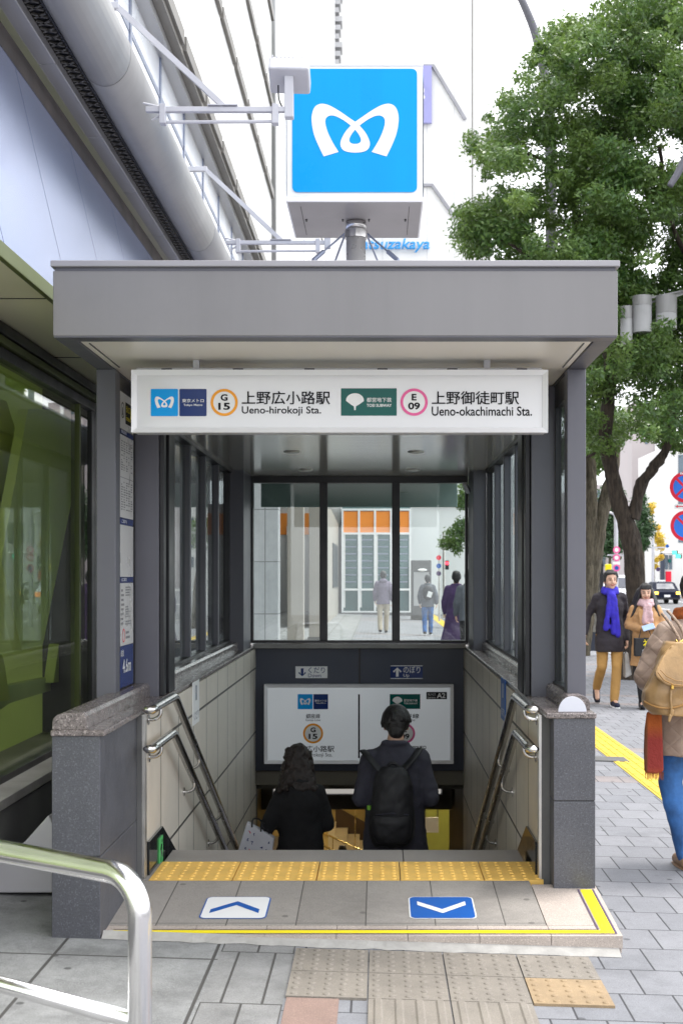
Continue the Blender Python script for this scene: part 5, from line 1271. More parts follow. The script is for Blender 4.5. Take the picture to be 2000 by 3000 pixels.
MB().cyl((X_(1911, Ys3), Ys3, zr), (X_(1911, Ys3), Ys3, Z_(1560, Ys3)), .09).build('pole', 'white_metal', o); MB().box(X_(1880, Ys3), X_(1945, Ys3), Ys3 - .05, Ys3 + .05, Z_(1606, Ys3), Z_(1602, Ys3)).build('cross_arm', 'white_metal', o)
disc(FRC(Ys3 - .1), X_(1925, Ys3), Z_(1668, Ys3), .14, 0, 'purplec', o, 'sign_disc', depth=.02)
disc(FRC(Ys3 - .1), X_(1952, Ys3), Z_(1600, Ys3), .12, 0, 'bluep', o, 'sign_disc', depth=.02)
# pale row of far buildings closing the street
for i, (x0, x1, y0, Y, m_, lb) in enumerate(((1560, 1700, 1480, 210, 'pale', 'pale far office block behind the station canopy post'), (1700, 1790, 1420, 190, 'balc', 'far taupe office block behind the distant green tree'), (1790, 1850, 1500, 230, 'pale', 'far white office block behind the sign mast'), (1960, 2400, 1420, 170, 'balc', 'long far block closing the right side of the street'))):
    o = block(x0, x1, y0, 1760, Y, 20, m_, lb, 'office_building')
    w = MB()
    n_ = max(2, int((x1 - x0) / 14))
    for a_ in range(n_):
        for b_ in range(5):
            xa = x0 + (x1 - x0) * (a_ + .2) / n_; xb = x0 + (x1 - x0) * (a_ + .8) / n_
            zz = 3 + b_ * 3.2
            if zz + 1.8 < Z_(y0, Y): MB().box(X_(xa, Y), X_(xb, Y), Y - .08, Y - .01, zz, zz + 1.7).build('window', 'win', o)
# ================================================================ MAIN TREE
Yt = 20.7
def limb(pts, r0, r1, seed=0):
    w = crom([at(a_, b_, Y_) for a_, b_, Y_ in pts], 7); k = len(w); mb = MB()
    mb.tube(w, [r0 + (r1 - r0) * i / (k - 1) for i in range(k)], 18)
    bmesh.ops.subdivide_edges(mb.bm, edges=mb.bm.edges[:], cuts=1, use_grid_fill=True)
    for v in mb.bm.verts:
        n_ = mnoise.noise(Vector((v.co.x * 5, v.co.y * 5, v.co.z * 1.6 + seed))); n2 = mnoise.noise(Vector((v.co.x * 17, v.co.y * 17, v.co.z * 4)))
        v.co += Vector((n_, n_, 0)) * .045 + Vector((n2, -n2, 0)) * .026
    return mb
o = empty('camphor_tree', (X_(1840, Yt), Yt, gz(4)), 'large camphor tree with a forked dark trunk and a broad green crown over the pavement', 'tree')
limb([(1838, 2010, Yt), (1850, 1930, Yt), (1860, 1800, Yt), (1860, 1700, Yt), (1848, 1600, Yt), (1832, 1530, Yt), (1805, 1450, Yt), (1783, 1350, Yt), (1776, 1270, Yt), (1778, 1180, Yt), (1785, 1080, Yt - .2), (1770, 960, Yt - .4), (1730, 800, Yt - .4), (1690, 640, Yt - .2), (1668, 560, Yt), (1650, 480, Yt)], .170, .05).build('trunk', 'bark', o, smooth=True)
MB().tube([at(1838, 2015, Yt), at(1842, 1975, Yt), at(1850, 1920, Yt)], [.30, .22, .165], 16).build('root_flare', 'bark', o, smooth=True)
for i, (pts, r0, r1) in enumerate(((((1850, 1520, Yt), (1862, 1470, Yt), (1880, 1415, Yt - .1), (1915, 1370, Yt - .2), (1945, 1325, Yt - .3), (1962, 1270, Yt - .4), (1985, 1180, Yt - .5), (2020, 1040, Yt - .5), (2040, 800, Yt - .4), (2050, 500, Yt)), .105, .04),
    (((1692, 645, Yt - .2), (1650, 530, Yt - .3), (1620, 505, Yt - .5), (1595, 470, Yt - .7), (1540, 450, Yt - .9)), .06, .02), (((1735, 820, Yt - .4), (1800, 600, Yt), (1830, 350, Yt + .2), (1840, 100, Yt + .2)), .08, .02),
    (((1770, 960, Yt - .4), (1690, 880, Yt - .8), (1560, 760, Yt - 1.0), (1450, 690, Yt - 1.1)), .06, .015), (((1775, 1300, Yt), (1740, 1330, Yt + .2), (1700, 1345, Yt + .4)), .035, .02), (((2040, 800, Yt - .4), (1960, 640, Yt - .5), (1930, 430, Yt - .6)), .05, .02))):
    limb(pts, r0, r1, i * 3.).build('branch', 'bark', o, smooth=True)
poly = [(1560, 130), (1600, 70), (1670, 30), (1720, 60), (1750, -60), (2260, -100), (2300, 800), (2260, 1330), (1990, 1330), (1900, 1300), (1850, 1270), (1800, 1330), (1740, 1370), (1690, 1360), (1690, 1120), (1760, 1010), (1700, 900), (1500, 850), (1350, 760), (1315, 690), (1360, 600), (1420, 540), (1390, 470), (1345, 365), (1400, 365), (1440, 330), (1450, 270), (1520, 230), (1560, 170)]
def inside(x, y):
    c = False; j = len(poly) - 1
    for i in range(len(poly)):
        xi, yi = poly[i]; xj, yj = poly[j]
        if (yi > y) != (yj > y) and x < (xj - xi) * (y - yi) / (yj - yi) + xi: c = not c
        j = i
    return c
holes = [(1640, 425, 22), (1560, 440, 20), (1530, 520, 22), (1990, 435, 26), (1690, 300, 16), (1610, 540, 20), (1910, 470, 18), (1590, 330, 18), (1840, 1230, 24), (1745, 1180, 14), (1900, 800, 12), (1835, 945, 38), (1885, 930, 40), (1955, 910, 36)]
rt_ = random.Random(11); bl = []
while len(bl) < 660:
    x, y = rt_.uniform(1310, 2300), rt_.uniform(-100, 1370)
    if not inside(x, y): continue
    r_ = rt_.uniform(30, 78)
    if not inside(x - r_ * .8, y) or not inside(x, y + r_ * .6) or not inside(x, y - r_ * .8): r_ *= .55
    if any((x - a_) ** 2 + (y - b_) ** 2 < (c_ + r_ * .4) ** 2 for a_, b_, c_ in holes[:-3]): continue
    Y = Yt + rt_.gauss(-.2, 1.15)
    if Y < 20.0 and any((x - a_) ** 2 + (y - b_) ** 2 < (c_ * .7 + r_ * .5) ** 2 for a_, b_, c_ in holes[-3:]): Y = 20.2 + rt_.random()
    p = at(x, y, Y); k = Y / F_
    bl.append((tuple(p), (r_ * k, r_ * k * 1.1, r_ * k * .72)))
for x, y in ((1770, 985), (1815, 905), (1850, 1020), (1885, 985), (1925, 880), (1940, 975), (1985, 945), (1975, 1030), (1900, 1050), (1760, 1080), (1830, 850), (2010, 870), (1800, 1060)):
    p = at(x, y, Yt + rt_.uniform(.2, 1.2)); bl.append((tuple(p), (.34, .36, .27)))
leafmass('crown', bl, 258000, .092, 'camphor_leaf', o, 12)
# trunk of the next tree, behind the canopy post
Y2 = 27.0
o = empty('camphor_tree', (X_(1728, Y2), Y2, gz(4.4)), 'olive grey double trunk of the next tree, half hidden by the canopy post', 'tree')
limb([(1700, 1960, Y2), (1715, 1800, Y2), (1738, 1640, Y2), (1752, 1560, Y2), (1766, 1480, Y2), (1790, 1400, Y2), (1800, 1300, Y2)], .20, .10, 4).build('trunk', 'bark2', o, smooth=True)
limb([(1712, 1800, Y2 - .1), (1722, 1640, Y2 - .1), (1732, 1500, Y2 - .1), (1728, 1380, Y2), (1715, 1250, Y2)], .16, .10, 9).build('branch', 'bark2', o, smooth=True)
bl = []
for i in range(46):
    x, y = rt_.uniform(1600, 1830), rt_.uniform(1020, 1400)
    if y > 1330 and x > 1770: continue
    p = at(x, y, Y2 + rt_.gauss(0, 1)); r_ = rt_.uniform(28, 56) * Y2 / F_; bl.append((tuple(p), (r_, r_, r_ * .75)))
leafmass('crown', bl, 15000, .12, 'camphor_leaf', o, 21)
# ================================================================ PEOPLE
def loft(mb, rings, n=20, p=2.0):
    rr = []
    for cx, cy, cz, rx, ry in rings:
        ring_ = []
        for j in range(n):
            a_ = 2 * math.pi * j / n; c, s = math.cos(a_), math.sin(a_)
            ring_.append(mb.bm.verts.new((cx + rx * math.copysign(abs(c) ** (2 / p), c), cy + ry * math.copysign(abs(s) ** (2 / p), s), cz)))
        rr.append(ring_)
    for a_, b_ in zip(rr, rr[1:]):
        for j in range(n): mb.bm.faces.new((a_[j], a_[(j + 1) % n], b_[(j + 1) % n], b_[j]))
    mb.bm.faces.new(rr[0][::-1]); mb.bm.faces.new(rr[-1]); return mb
def folds(o, amp=.006, f=9., zf=5., seed=0.):
    me = o.data; n = len(me.vertices); co_ = np.empty(n * 3); no = np.empty(n * 3)
    me.vertices.foreach_get('co', co_); me.vertex_normals.foreach_get('vector', no) if hasattr(me, 'vertex_normals') else me.vertices.foreach_get('normal', no)
    co_ = co_.reshape(-1, 3); no = no.reshape(-1, 3)
    d = np.array([mnoise.noise(Vector((p[0] * f + seed, p[1] * f, p[2] * zf))) + .5 * mnoise.noise(Vector((p[0] * f * 2.3, p[1] * f * 2.3 + seed, p[2] * zf * 3))) for p in co_])
    co_ = co_ + no * (d * amp)[:, None]; me.vertices.foreach_set('co', co_.ravel()); me.update(); return o
def hand(mb, w, d, nrm_, u, thumb, curl=.5):
    """palm with four bent fingers and a thumb; w wrist, d pointing direction, nrm_ palm normal"""
    d = Vector(d).normalized(); nr = Vector(nrm_).normalized(); nr = (nr - d * nr.dot(d)).normalized(); sd = d.cross(nr) * thumb
    pc = Vector(w) + d * .045 * u
    mb.ell(pc, (.040 * u, .016 * u, .048 * u), Matrix((sd, nr, d)).transposed(), 12, 8)
    for k, (o_, L) in enumerate(((.027, .070), (.009, .079), (-.010, .073), (-.028, .058))):
        b = pc + d * .036 * u + sd * o_ * u; r_ = .0088 * u
        a1 = curl * .8; k1 = b + (d * math.cos(a1) + nr * math.sin(a1)) * L * .5 * u
        a2 = curl * 2.0; k2 = k1 + (d * math.cos(a2) + nr * math.sin(a2)) * L * .32 * u
        a3 = curl * 2.8; k3 = k2 + (d * math.cos(a3) + nr * math.sin(a3)) * L * .22 * u
        mb.cap(b - d * .02 * u, k1, r_ * 1.05, r_, 8); mb.cap(k1, k2, r_, r_ * .92, 8); mb.cap(k2, k3, r_ * .92, r_ * .8, 8)
    t0 = pc - d * .018 * u + sd * .032 * u; t1 = t0 + (sd * .62 + d * .62 + nr * .35).normalized() * .036 * u; t2 = t1 + (d * .85 + nr * .45 + sd * .1).normalized() * .028 * u
    mb.cap(t0 - sd * .012 * u, t1, .0115 * u, .010 * u, 8); mb.cap(t1, t2, .010 * u, .0085 * u, 8)
def person(loc, rz, H, label, pose, voxel=.012, group=None):
    """pose: head centre + tilt, shoulders/elbows/wrists, hips/knees/ankles in metres, local axes (front is -Y)"""
    o = empty('person', loc, label, 'person', group, rz); u = H / 1.70
    mb = MB(); hc = Vector(pose['head']); ht = Matrix.Rotation(R(pose.get('yaw', 0)), 3, 'Z') @ Matrix.Rotation(R(pose.get('nod', 0)), 3, 'X')
    def hp(x, y, z): return hc + ht @ Vector((x, y, z)) * u
    mb.ell(hp(0, .012, .02), (.076 * u, .093 * u, .098 * u), ht); mb.ell(hp(0, -.022, -.045), (.058 * u, .064 * u, .072 * u), ht)
    mb.ell(hp(0, -.062, -.094), (.026 * u, .022 * u, .020 * u), ht); mb.cap(hp(0, -.088, .012), hp(0, -.104, -.028), .010 * u, .0155 * u, 8)
    for s in (-1, 1):
        mb.ell(hp(s * .078, .012, -.02), (.011 * u, .020 * u, .032 * u), ht, 8, 6); mb.ell(hp(s * .036, -.066, -.035), (.024 * u, .022 * u, .024 * u), ht, 8, 6)
    nk = Vector(pose['neck']); mb.cap(hp(0, .02, -.06), nk, .052 * u, .060 * u)
    ch = Vector(pose['chest']); pv = Vector(pose['pelvis'])
    [mb.cap(ch + Vector((q, 0, 0)), pv + Vector((q, 0, 0)), .085 * u, .085 * u) for q in (-.06 * u, .06 * u)]; mb.cap(nk, ch, .05 * u, .08 * u)
    for s, k in ((-1, 'r'), (1, 'l')):
        S, E, W = [Vector(x) for x in pose['arm_' + k][:3]]; S = S - Vector((s * .04 * u, 0, .03 * u))
        mb.cap(nk - Vector((0, 0, .06)), S - Vector((s * .03, 0, .03)), .04 * u, .035 * u); mb.cap(S, E, .045 * u, .036 * u); mb.cap(E, W, .036 * u, .025 * u)
        d, nr, curl = pose['arm_' + k][3:6]; hand(mb, W, d, nr, u, s * pose.get('thumb', 1), curl)
        P_, K, A = [Vector(x) for x in pose['leg_' + k][:3]]
        mb.cap(P_, K, .075 * u, .05 * u); mb.cap(K, A, .05 * u, .035 * u); td = Vector(pose['leg_' + k][3]).normalized()
        mb.cap(A + Vector((0, 0, -.02)), A + td * .13 * u + Vector((0, 0, -.045 * u)), .034 * u, .028 * u)
    body = fused(mb, 'body', 'skin', o, voxel, 3)
    return o, u, hp, ht, body
def face(o, hp, ht, u, brow='hair', smile=0):
    for s in (-1, 1):
        MB().ell(hp(s * .031, -.083, .004), (.0125 * u, .006 * u, .0055 * u), ht, 10, 6).build('eye', 'eye', o, smooth=True, local=True)
        MB().tube([hp(s * .014, -.090, .024), hp(s * .032, -.090, .030), hp(s * .050, -.080, .025)], [.003 * u, .0045 * u, .003 * u], 6).build('eyebrow', brow, o, local=True)
    MB().tube(crom([hp(-.026, -.078, -.058 + .006 * smile), hp(-.012, -.088, -.061), hp(0, -.0905, -.0625 - .002 * smile), hp(.012, -.088, -.061), hp(.026, -.078, -.058 + .006 * smile)], 3), .0058 * u, 6).build('mouth', 'lips', o, local=True)
def shoe(o, A, td, u, mat, sole='whitep', pitch=0.):
    td = Vector(td).normalized(); A = Vector(A); sd = Vector((td.y, -td.x, 0)).normalized()
    up = Matrix.Rotation(R(pitch), 3, sd)
    def p(f, z): return A + up @ (td * f + Vector((0, 0, z))) * u
    mb = MB(); mb.cap(p(-.03, -.045), p(.03, -.04), .046 * u, .046 * u); mb.cap(p(.03, -.045), p(.15, -.058), .044 * u, .036 * u); mb.cap(p(-.01, .0), p(-.01, -.04), .045 * u, .045 * u)
    s = fused(mb, 'shoe', mat, o, .009, 2)
    mb = MB(); mb.tube([p(-.07, -.082), p(.0, -.084), p(.09, -.086), p(.18, -.088)], [.034 * u, .043 * u, .046 * u, .030 * u], 14, sq=(.30, 1.)); mb.build('sole', sole, s, smooth=True, local=True)
def trousers(o, pose, u, mat, wide=1., hem=.0):
    mb = MB(); pv = Vector(pose['pelvis']); loft(mb, [(pv.x, pv.y, pv.z - .10 * u, .14 * u, .10 * u), (pv.x, pv.y, pv.z + .02 * u, .148 * u, .105 * u), (pv.x, pv.y, pv.z + .10 * u, .13 * u, .09 * u)])
    for k in 'rl':
        P_, K, A = [Vector(x) for x in pose['leg_' + k][:3]]; e = A + (K - A).normalized() * hem
        mb.cap(P_, K, .085 * u * wide, .066 * u * wide, 14); mb.cap(K, e, .064 * u * wide, .056 * u * wide, 14)
    return folds(fused(mb, 'trousers', mat, o, .014, 4), .007, 9, 7, rnd.random() * 9)
def coat(o, pose, u, mat, hemz, rings=None, sleeve=1., collar=True, name='coat', seed=0., flare=1., voxel=.014, cuff=.02, dp=1.):
    mb = MB(); nk = Vector(pose['neck']); ch = Vector(pose['chest']); pv = Vector(pose['pelvis'])
    sx = abs(Vector(pose['arm_l'][0]).x - Vector(pose['arm_r'][0]).x) / 2
    hx, hy = pv.x, pv.y
    loft(mb, rings or [(hx, hy, hemz, .185 * u * flare, .145 * u * flare * dp), (hx, hy, (hemz + pv.z) / 2, .180 * u * (flare + 1) / 2, .14 * u * dp), (hx, hy, pv.z + .05, .172 * u, .135 * u), ((hx + ch.x) / 2, (hy + ch.y) / 2, (pv.z + ch.z) / 2 + .03, .165 * u, .125 * u), (ch.x, ch.y, ch.z, .182 * u, .135 * u), (nk.x, nk.y + .01, nk.z - .10 * u, sx * .80, .115 * u), (nk.x, nk.y + .01, nk.z - .045 * u, .115 * u, .095 * u), (nk.x, nk.y + .01, nk.z, .075 * u, .072 * u)], 24, 2.3)
    for k in 'rl':
        S, E, W = [Vector(x) for x in pose['arm_' + k][:3]]; W2 = W + (E - W).normalized() * cuff
        S = S + Vector((-.028 * u * (1 if S.x > 0 else -1), 0, -.022 * u)); mb.cap(nk - Vector((0, -.01, .055 * u)), S, .052 * u, .060 * u, 12)
        mb.cap(S, E, .066 * u * sleeve, .058 * u * sleeve, 14); mb.cap(E, W2, .060 * u * sleeve, .046 * u * sleeve, 14)
    if collar: mb.tube([nk + Vector((.08 * u * math.cos(q), .015 + .075 * u * math.sin(q), -.012 + .012 * math.sin(q))) for q in [R(a_) for a_ in range(-60, 241, 20)]], .022 * u, 8)
    return folds(folds(fused(mb, name, mat, o, voxel, 3), .010, 7, 6, seed), .005, 16, 22, seed + 4)
def hair_cap(mb, hp, ht, u, back=1., fringe=True):
    mb.ell(hp(0, .034, .040), (.086 * u, .098 * u, .094 * u), ht, 18, 12); mb.ell(hp(0, .062, -.05), (.060 * u, .050 * u, .075 * u), ht)
    mb.ell(hp(0, .052, -.005), (.082 * u, .074 * u, .085 * u * back), ht, 16, 10)
    for s in (-1, 1): mb.ell(hp(s * .070, .025, .01), (.022 * u, .05 * u, .055 * u), ht)
    if fringe:
        for k in range(9): mb.cap(hp(-.060 + .015 * k, -.030 - .022 * math.cos((k - 4) / 4), .104), hp(-.068 + .017 * k, -.076 + .003 * abs(k - 4), (.078 if fringe == 'short' else .050) + .004 * (k % 3)), .014 * u, .007 * u, 8)
    return mb
def base_pose(u, **k):
    d = dict(head=(0, -.015 * u, 1.585 * u), neck=(0, .01 * u, 1.455 * u), chest=(0, .01 * u, 1.27 * u), pelvis=(0, 0, .95 * u),
             arm_r=((-.185 * u, .01, 1.385 * u), (-.225 * u, .03, 1.11 * u), (-.235 * u, -.04, .86 * u), (0, -.2, -1), (1, 0, 0), .5),
             arm_l=((.185 * u, .01, 1.385 * u), (.225 * u, .03, 1.11 * u), (.235 * u, -.04, .86 * u), (0, -.2, -1), (-1, 0, 0), .5),
             leg_r=((-.09 * u, 0, .90 * u), (-.095 * u, -.02, .48 * u), (-.095 * u, .02, .088 * u), (0, -1, 0)),
             leg_l=((.09 * u, 0, .90 * u), (.095 * u, -.02, .48 * u), (.095 * u, .02, .088 * u), (0, -1, 0)))
    d.update(k); return d
def stepz(y): return .10 - .16 * (int((y - Yl) / .32) + 1)
# --- man with the blue scarf, walking towards the camera
Ym_ = 16.1; x = X_(1784, Ym_); g0 = gz(x); H = 1.70; u = H / 1.70
ps = base_pose(u, head=(.01, -.03, 1.580), yaw=6,
    arm_r=((-.19, .01, 1.385), (-.26, .06, 1.13), (-.31, .0, .90), (-.1, -.2, -1), (1, 0, 0), .5),
    arm_l=((.19, .01, 1.385), (.225, .08, 1.12), (.205, -.06, .82), (.05, -.15, -1), (-1, 0, 0), 1.1),
    leg_r=((-.09, 0, .90), (-.105, -.06, .50), (-.125, .22, .21), (-.05, -.75, -.66)),
    leg_l=((.09, 0, .90), (.065, -.14, .49), (.03, -.16, .088), (.08, -1, 0)))
o, u, hp, ht, _ = person((x, Ym_, g0), 0, H, 'smiling man in a dark jacket and cobalt blue scarf walking towards the camera', ps, .009)
face(o, hp, ht, u, smile=1); trousers(o, ps, u, 'khaki'); coat(o, ps, u, 'jacket', .685, name='jacket', seed=2., sleeve=.88, flare=.98, dp=1.28)
for k, pit in (('r', -38), ('l', 0)): shoe(o, ps['leg_' + k][2], (ps['leg_' + k][3][0], -1, 0), u, 'shoe', 'whitep' if k == 'l' else 'shoeb', pit)
mb = hair_cap(MB(), hp, ht, u, .8, 'short'); rh = random.Random(15)
for k in range(60):
    a_ = rh.uniform(0, 6.28); t_ = rh.uniform(.1, 1.3); d_ = Vector((math.cos(a_) * math.cos(t_), math.sin(a_) * math.cos(t_), math.sin(t_)))
    if d_.y < -.35 and d_.z < .6: continue
    c_ = hp(d_.x * .084, .034 + d_.y * .095, .04 + d_.z * .092); mb.cap(c_, c_ + Vector((d_.x * .022 + .012, d_.y * .02 - .008, -.012)) * u, .012 * u, .003 * u, 6)
fused(mb, 'hair', 'hair', o, .009, 2)
mb = MB()
for zz, rr_, ry in ((1.43, .098, .092), (1.455, .092, .088), (1.478, .082, .08)):
    mb.tube([(rr_ * math.cos(R(q)), -.005 + ry * math.sin(R(q)) - .012, zz - .02 * math.sin(R(-q)) * .8) for q in range(0, 361, 20)], .023, 8)
mb.ell((.0, -.125, 1.395), (.05, .035, .05))
for dx, x1, z1 in ((-.03, -.075, .98), (.015, .02, .93), (.04, .075, .90)):
    mb.cap((dx, -.14, 1.38), ((dx + x1) / 2, -.168, 1.18), .024, .029, 10); mb.cap(((dx + x1) / 2, -.168, 1.18), (x1, -.165, z1), .029, .038, 10)
folds(fused(mb, 'scarf', 'scarf_b', o, .011, 3), .008, 16, 6)
MB().box(-.008, .008, -.158, -.150, .80, 1.30).build('button_line', 'shoeb', o, local=True)
p = Vector((x, Ym_, g0))
bg_ = empty('shopping_bag', (p.x + .20, p.y - .08, p.z + .35), 'slim grey paper bag hanging from the left hand of the man in the blue scarf', 'bag')
MB().prism([(p.x + .16, p.y - .18, p.z + .66), (p.x + .20, p.y - .18, p.z + .68), (p.x + .25, p.y - .16, p.z + .40), (p.x + .17, p.y - .16, p.z + .36)], (.02, .24, 0)).build('bag_body', M('grey_paper', (.45, .44, .43), .6, 0, .25, 6, .4, 10), bg_, bev=.008)
MB().tube(crom([(p.x + .18, p.y - .14, p.z + .67), (p.x + .165, p.y - .10, p.z + .74), (p.x + .19, p.y - .06, p.z + .77), (p.x + .215, p.y + .0, p.z + .67)], 5), .006, 8).build('handle', 'bag_black', bg_)
# --- woman with the pink scarf
Yw_ = 15.9; x = X_(1889, Yw_); g0 = gz(x); H = 1.55; u = H / 1.70
ps = base_pose(u, head=(0, -.03, 1.44), nod=6,
    arm_r=((-.165, .01, 1.26), (-.215, .02, 1.03), (-.03, -.19, .99), (.9, -.25, .18), (.1, .5, 1), .55),
    arm_l=((.165, .01, 1.26), (.215, .02, 1.02), (.10, -.20, 1.0), (-.8, -.3, .3), (.1, .6, 1), .5),
    leg_r=((-.08, 0, .82), (-.075, -.05, .44), (-.055, -.10, .085), (0, -1, 0)), leg_l=((.08, 0, .82), (.09, .0, .44), (.09, .16, .11), (0, -1, -.15)))
o, u, hp, ht, _ = person((x, Yw_, g0), R(-6), H, 'long haired woman in a camel coat and pink scarf looking at a pale blue phone', ps, .008)
face(o, hp, ht, u)
mb = MB()
for k in 'rl':
    P_, K, A = [Vector(q) for q in ps['leg_' + k][:3]]; mb.cap(P_, K, .078, .055, 12); mb.cap(K, A, .055, .037, 12)
fused(mb, 'tights', 'coat_black', o, .012, 3)
MB2 = loft(MB(), [(0, 0, .34, .15, .13), (0, 0, .6, .16, .13)]); fused(MB2, 'skirt', 'bag_black', o, .014, 3)
coat(o, ps, u, 'camel', .53, seed=5., flare=1.12)
for s in (-1, 1): MB().prism([(s * .02, -.142, 1.22), (s * .10, -.125, 1.25), (s * .085, -.138, 1.06), (s * .025, -.15, .98)], (0, -.012, 0)).build('lapel', 'camel', o, local=True, bev=.005)
for k in 'rl': shoe(o, ps['leg_' + k][2], (0, -1, 0), u, 'shoeb', 'shoeb')
mb = hair_cap(MB(), hp, ht, u, 1.1)
for s in (-1, 1):
    for k in range(6):
        a_ = hp(s * (.068 + .004 * k), .01 + .012 * k, .03); b_ = hp(s * (.098 + .008 * k), .0 + .014 * k, -.10); c_ = Vector((s * (.135 + .016 * k), -.03 + .012 * k, 1.22 - .018 * k)); d_ = c_ + Vector((s * .03, -.02, -.07))
        mb.cap(a_, b_, .026, .026, 8); mb.cap(b_, c_, .026, .022, 8); mb.cap(c_, d_, .022, .008, 8)
folds(fused(mb, 'hair', 'hair', o, .009, 2), .004, 30, 8)
mb = MB()
for zz, rr_ in ((1.30, .094), (1.325, .088), (1.35, .078)): mb.tube([(rr_ * math.cos(R(q)), -.01 + rr_ * .95 * math.sin(R(q)), zz + .012 * math.sin(R(q))) for q in range(0, 361, 20)], .023, 8)
for dx, x1, z1 in ((-.02, -.03, 1.08), (.02, .035, 1.02), (.04, .06, 1.10)): mb.cap((dx, -.125, 1.28), (x1, -.158, z1), .027, .029, 10)
folds(fused(mb, 'scarf', 'pinks', o, .011, 3), .010, 18, 14)
p = Vector((x, Yw_, g0))
ph = empty('phone', p + Vector((-.02, -.27, 1.02)), 'pale blue phone case in the hands of the camel coat woman', 'phone')
mb = MB(); mb.box(-.075, .075, -.006, .006, -.04, .04)
for v in mb.bm.verts: v.co = Matrix.Rotation(R(-16), 3, 'Y') @ Matrix.Rotation(R(-35), 3, 'X') @ v.co
mb.build('phone_case', M('pale_blue_case', (.30, .42, .60), .4), ph, bev=.004, local=True)
bg_ = empty('shopping_bag', p + Vector((-.05, -.20, .66)), 'black shopping bag with yellow and white print on the arm of the camel coat woman', 'bag')
mb = MB(); mb.box(-.13, .12, -.045, .045, 0, .225)
bb = mb.build('bag_body', 'bag_black', bg_, bev=.01, local=True)
fr = Fr((p.x - .05, p.y - .2455, p.z + .66), (1, 0, 0), (0, 0, 1))
text('福', fr, (-.03, .09, .10, .21), .001, 'yellowp', bg_, 'print', bold=0.); text('新春', fr, (-.04, .09, .03, .085), .001, 'whitep', bg_, 'print')
for dx in (-.08, .08): MB().tube(crom([(dx, -.03, .22), (dx * .7, -.02, .30), (dx * .5, .03, .335), (dx * .45, .07, .30)], 4), .006, 6).build('handle', 'bag_black', bg_, local=True)
# --- woman with the tan leather rucksack at the right edge (seen from behind)
Yr = 7.0; x = X_(2032, Yr); g0 = gz(x); H = 1.62; u = H / 1.70
ps = base_pose(u, head=(-.02, -.03, 1.515), neck=(0, .0, 1.385), chest=(0, .0, 1.20), yaw=-14, nod=4,
    arm_r=((-.175, .01, 1.30), (-.27, .05, 1.03), (-.14, -.17, .95), (.8, -.5, .1), (0, 0, 1), .6),
    arm_l=((.175, .01, 1.30), (.28, .04, 1.05), (.15, -.16, .93), (-.8, -.5, .1), (0, 0, 1), .6),
    leg_l=((.085, 0, .86), (.13, .0, .47), (.055, .05, .085), (.1, -1, 0)), leg_r=((-.085, 0, .86), (-.09, -.05, .47), (-.10, -.1, .085), (0, -1, 0)))
o, u, hp, ht, _ = person((x, Yr, g0), R(180), H, 'woman in a beige quilted jacket and blue jeans cut off by the right edge', ps, .008)
trousers(o, ps, u, 'denim', 1.08); coat(o, ps, u, 'quilt', .625, name='jacket', seed=1., sleeve=1.22, voxel=.011,
    rings=[(0, .0, .625, .225, .165), (0, 0, .76, .215, .17), (0, 0, .95, .20, .16), (0, .0, 1.10, .19, .15), (0, .0, 1.22, .19, .15), (0, .01, 1.31, .175, .125), (0, .01, 1.37, .10, .09)])
for k in 'rl': shoe(o, ps['leg_' + k][2], ps['leg_' + k][3], u, 'tanshoe', 'tanshoe')
mb = hair_cap(MB(), hp, ht, u, 1.0, False); mb.ell(hp(0, .10, -.01), (.042, .04, .045)); mb.ell(hp(0, .03, .03), (.092, .105, .10), ht)
folds(fused(mb, 'hair', 'hairb', o, .008, 2), .004, 40, 14)
face(o, hp, ht, u)
mb = MB()
for zz, rr_ in ((1.37, .10), (1.40, .088)): mb.tube([(rr_ * math.cos(R(q)), -.005 + rr_ * math.sin(R(q)), zz + .01 * math.sin(R(q))) for q in range(0, 361, 20)], .028, 8)
folds(fused(mb, 'scarf', 'oscarf', o, .01, 3), .006, 18, 12)
mb = MB(); rc = random.Random(2)
def wx(px, py, Y): return at(px, py, Y)
sc_ = [(1895, 2085), (1888, 2140), (1886, 2200), (1888, 2264), (1918, 2268), (1944, 2262), (1942, 2190), (1938, 2085)]
w_ = [wx(a_, b_, Yr - .19) for a_, b_ in sc_]
mb.prism(w_, (0, .03, 0)); sh_ = mb.build('scarf_end', 'oscarf', None, bev=.012)
tag(sh_, 'long orange and red checked scarf end hanging below the tan rucksack', 'scarf'); sh_.name = 'hanging_scarf'
mb = MB()
for k in range(22):
    q = wx(1889 + 2.5 * k, 2263, Yr - .175); mb.cap(q, q + Vector((rc.uniform(-.004, .004), 0, -.03 - rc.uniform(0, .012))), .0022, .0012, 6)
mb.build('fringe', 'oscarf', sh_)
# rucksack
rk = empty('rucksack', wx(1965, 2095, Yr - .30), 'tan leather rucksack with flap and braided straps on the quilted jacket woman', 'backpack')
def rp(px, py, d=0.): v = wx(px, py, Yr - .24); return Vector((v.x, v.y - d, v.z))
mb = MB()
ys_ = [(1880, 1945, 2055), (1905, 1930, 2066), (1950, 1916, 2085), (1985, 1900, 2100), (2025, 1880, 2120), (2060, 1878, 2122), (2092, 1905, 2095)]
loft(mb, [((rp(a_, y_).x + rp(b_, y_).x) / 2, Yr - .255, rp(0, y_).z, (rp(b_, y_).x - rp(a_, y_).x) / 2, .075 + .045 * min(1, i / 3)) for i, (y_, a_, b_) in enumerate(ys_)][::-1], 24, 3.0)
folds(fused(mb, 'bag_body', 'leather', rk, .01, 4, True), .010, 9, 7)
fl_ = [(1902, 1962), (1945, 1898), (1975, 1885), (2060, 1885), (2095, 1960), (2060, 2000), (2010, 2010), (1975, 2008), (1945, 2004), (1918, 1990)]
